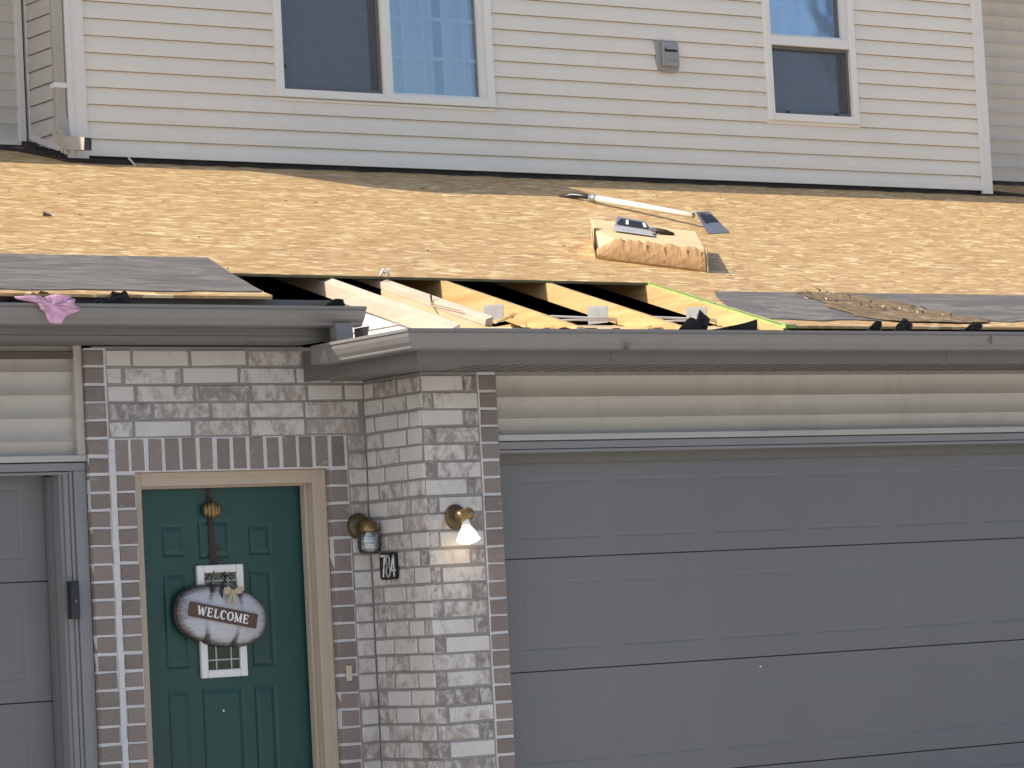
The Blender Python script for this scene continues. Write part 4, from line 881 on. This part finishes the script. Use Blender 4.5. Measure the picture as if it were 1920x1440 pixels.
# long shingle remover
SH = thing('roof_shovel', 'long pale handled shingle remover with a steel blade, lying just above the bundle', 'roofing tool', (4.8, 2.3, RZ(2.3)))
hl, hr = Vector((4.692, 2.75, 3.862)), Vector((4.846, 1.95, 3.652))
s = MB(); s.tube([hl, hl.lerp(hr, .5)+Vector((0, 0, .003)), hr], [0.020, 0.019, 0.017], 14); s.build('handle', 'handle', SH)
s = MB(); d = (hl-hr).normalized(); s.tube([hl+d*.005, hl-d*.05], .023, 14); s.build('ferrule', 'blade', SH)
s = MB(); s.tube([hl+d*.0, hl+d*.09, hl+d*.14+Vector((-.02, 0, -.005)), hl+d*.24+Vector((-.05, .0, -.045))], [.014, .015, .018, .020], 12)
s.tube([hl+d*.12+Vector((.0, 0, 0)), hl+d*.2+Vector((.04, 0, -.02)), hl+d*.25+Vector((-.02, 0, -.05))], .012, 10); s.build('grip', 'plastic_black', SH)
b0, b1, b2, b3 = Vector((4.783, 1.85, 3.660)), Vector((4.950, 1.93, 3.680)), Vector((4.955, 1.765, 3.535)), Vector((4.742, 1.70, 3.517))
m = MB(); m.prism([b0, b1, b2, b3], (0.002, -.003, -.003)); bl = m.build('blade', 'blade', SH)
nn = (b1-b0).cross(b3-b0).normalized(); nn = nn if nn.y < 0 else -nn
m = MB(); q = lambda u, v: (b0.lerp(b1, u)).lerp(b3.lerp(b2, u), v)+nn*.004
m.prism([q(.10, .14), q(.86, .18), q(.92, .52), q(.16, .55)], nn*.002); m.build('blade_black_plate', 'plastic_black', bl)  # black portion of the steel blade
m = MB(); m.prism([hr+Vector((-.03, 0, .022)), hr+Vector((.05, 0, .03)), q(.55, .02), q(.02, .02)], (0, -.006, -.004)); m.build('socket', 'steel', SH)
# short tear-off head lying on the bundle
ST = thing('shingle_scraper', 'short steel shingle scraper head with a dark stub handle, lying on top of the bundle', 'roofing tool', (3.78, 1.08, RZ(1.08)+.13))
def TP(x, y, h): return Vector((x, y, RZ(y)+.128+h))
f0, f1, k1, k0 = TP(3.509, .938, .008), TP(3.652, .795, .008), TP(3.905, 1.16, .045), TP(3.79, 1.30, .055)
f0, f1, k1, k0 = TP(3.500, .950, .004), TP(3.655, .800, .004), TP(3.735, .965, .055), TP(3.640, 1.090, .060)
m = MB(); m.prism([f0, f1, k1, k0], (0.002, .002, -.004)); hd = m.build('scraper_plate', 'blade', ST)
qq = lambda u, v: f0.lerp(f1, u).lerp(k0.lerp(k1, u), v)+Vector((-.002, -.003, .004))
m = MB(); m.prism([qq(.04, .42), qq(.96, .42), qq(.94, .80), qq(.14, .80)], (0, 0, .002)); m.build('dark_recess', 'plastic_black', hd)
m = MB()
for u in (.30, .82): m.prism([qq(u, .44)+Vector((0, -.002, .003)), qq(u+.08, .44)+Vector((0, -.002, .003)), qq(u+.08, .70)+Vector((0, -.002, .003)), qq(u, .70)+Vector((0, -.002, .003))], (0, 0, .003))
m.build('bright_tab', 'housewrap', hd)
m = MB(); lip = [f0+Vector((-.006, -.010, -.003)), f1+Vector((-.006, -.010, -.003)), qq(1, .22), qq(0, .26)]; m.prism(lip, (0, 0, .003)); m.build('front_lip', 'steel', hd)
s = MB(); p0 = (k1+f1)/2+Vector((.0, .05, .012)); dr = Vector((.105, -.02, -.022)); s.tube([p0, p0+dr*.7], [.012, .013], 10); s.build('shaft', 'steel', ST)
s = MB(); s.tube([p0+dr*.7, p0+dr*1.2, p0+dr*1.7], [.015, .016, .008], 10); s.build('stub_handle', 'ribbon', ST)

# ------------------------------------------------------------------ scraps in the gutters
def scrap(pts, y, mat, label, cat, name, group=None, depth=0.02, amp=0.007, thick=0.002):
    """crumpled sheet: outline (x,z) facing the street, subdivided to the centre and pushed about in depth"""
    cx = sum(p[0] for p in pts)/len(pts); cz = sum(p[1] for p in pts)/len(pts); m = MB(); rings = []
    dense = []
    for a, b in zip(pts, pts[1:]+pts[:1]):
        dense.append(a); dense.append(((a[0]+b[0])/2+random.uniform(-.002, .002), (a[1]+b[1])/2+random.uniform(-.002, .002)))
    n = len(dense)
    for k in (1.0, 0.66, 0.33):
        rings.append([(cx+(p[0]-cx)*k, y+random.uniform(-amp, amp)+depth*(1-k)*.3, cz+(p[1]-cz)*k) for p in dense])
    vs = [p for r in rings for p in r]+[(cx, y-amp*.5, cz)]; fs = []
    for r in range(2):
        for i in range(n): fs.append((r*n+i, r*n+(i+1) % n, (r+1)*n+(i+1) % n, (r+1)*n+i))
    for i in range(n): fs.append((2*n+i, 2*n+(i+1) % n, 3*n))
    m.sm = (mat == 'pink'); m.add(vs, fs); o = m.build(name, mat, None, origin=(cx, y, min(p[1] for p in pts)), solid=thick); return tag(o, label, cat, group)
G1 = 'black felt scraps in the gutters'; zl = 2.822; yl = -0.385
scrap([(-.397, zl), (-.375, zl+.028), (-.315, zl+.034), (-.282, zl+.072), (-.262, zl+.066), (-.245, zl+.060), (-.224, zl+.074), (-.208, zl+.066), (-.190, zl)], yl, 'black', 'torn black felt scrap with a notched top, between the pink plastic and the hole', 'felt scrap', 'felt_scrap', G1)
scrap([(-.655, zl+.02), (-.670, zl+.066), (-.650, zl+.050), (-.625, zl+.070), (-.590, zl+.062), (-.560, zl+.035), (-.60, zl)], yl+.02, 'black', 'small black felt scrap poking up behind the pink plastic', 'felt scrap', 'felt_scrap', G1)
scrap([(-.80, zl), (-.79, zl+.034), (-.74, zl+.042), (-.70, zl+.02), (-.70, zl)], yl+.03, 'black', 'low black felt scrap at the left edge of the picture', 'felt scrap', 'felt_scrap', G1)
scrap([(.805, zl+.004), (.835, zl+.034), (.875, zl+.048), (.915, zl+.044), (.925, zl+.020), (.90, zl+.004)], yl, 'black', 'dark brown felt scrap at the right end of the left gutter', 'felt scrap', 'felt_scrap', G1)
z2 = 2.655; y2 = -1.065
scrap([(2.325, z2), (2.395, z2+.062), (2.420, z2+.072), (2.450, z2+.060), (2.465, z2+.075), (2.470, z2+.108), (2.500, z2+.086), (2.535, z2+.064), (2.520, z2+.020), (2.500, z2)], y2, 'black', 'largest torn black felt scrap, standing in the gutter below the rightmost open rafter', 'felt scrap', 'felt_scrap', G1)
scrap([(2.500, z2+.006), (2.60, z2+.020), (2.72, z2+.040), (2.832, z2+.066), (2.820, z2+.006)], y2+.01, 'black', 'long black felt wedge lying along the gutter at the right end of the hole', 'felt scrap', 'felt_scrap', G1, amp=.005)
scrap([(3.500, z2+.008), (3.545, z2+.042), (3.578, z2+.062), (3.612, z2+.056), (3.600, z2+.024), (3.590, z2)], y2, 'black', 'rounded black felt tab in the right gutter, leftmost of three near the bare patch', 'felt scrap', 'felt_scrap', G1)
scrap([(3.670, z2), (3.705, z2+.040), (3.742, z2+.066), (3.755, z2+.078), (3.785, z2+.060), (3.812, z2+.044), (3.795, z2+.026), (3.810, z2)], y2, 'black', 'pointed black felt scrap in the right gutter, middle one of three near the bare patch', 'felt scrap', 'felt_scrap', G1)
scrap([(4.090, z2), (4.150, z2+.020), (4.195, z2+.046), (4.245, z2+.056), (4.285, z2+.044), (4.265, z2+.018), (4.255, z2)], y2, 'black', 'curled black felt scrap in the right gutter, nearest the right edge of the picture', 'felt scrap', 'felt_scrap', G1)
scrap([(1.640, z2), (1.665, z2+.016), (1.70, z2+.022), (1.735, z2+.012), (1.74, z2)], y2+.02, 'sign_brown', 'tiny brown paper scrap in the right gutter below the middle open rafter', 'scrap', 'paper_scrap', None, amp=.006)
scrap([(-.80, 2.855), (-.70, 2.862), (-.66, 2.852), (-.60, 2.868), (-.53, 2.860), (-.505, 2.845), (-.505, 2.818), (-.475, 2.806), (-.50, 2.790), (-.55, 2.775), (-.585, 2.738), (-.625, 2.742), (-.655, 2.785), (-.68, 2.820), (-.70, 2.838), (-.78, 2.845)], -0.452, 'pink', 'crumpled pink plastic scrap hanging over the left gutter', 'plastic scrap', 'plastic_scrap', None, amp=.012, depth=.03)
# knot of paper at the hole edge and a splinter near the wall
o = MB(); o.tube([(1.475, .155, 3.045), (1.49, .15, 3.075), (1.505, .165, 3.06), (1.515, .15, 3.08), (1.525, .155, 3.04)], .007, 6); o = o.build('paper_scrap', 'housewrap', None, origin=(1.5, .15, 3.03)); tag(o, 'tiny crumpled paper knot on the upper edge of the roof hole', 'scrap')
o = MB(); o.prism([(2.000, 3.55, RZ(3.55)+.004), (2.010, 3.55, RZ(3.55)+.004), (2.030, 3.66, RZ(3.66)+.03), (2.020, 3.665, RZ(3.66)+.03)], (0, 0, .006)); o = o.build('wood_splinter', 'handle', None, origin=(2.0, 3.55, RZ(3.55))); tag(o, 'pale wood splinter lying in the shade below the upper wall at left', 'splinter')
for (x, y, L) in ((0.436, 1.67, .05),):
    o = MB(); o.prism([(x, y, RZ(y)+.003), (x+L*.3, y+.02, RZ(y+.02)+.022), (x+L, y-.006, RZ(y)+.006), (x+L*.4, y-.01, RZ(y)+.004)], (0, 0, .004)); o = o.build('shingle_chip', 'flash', None, origin=(x, y, RZ(y))); tag(o, 'small dark shingle chip alone on the bare deck at left', 'chip')
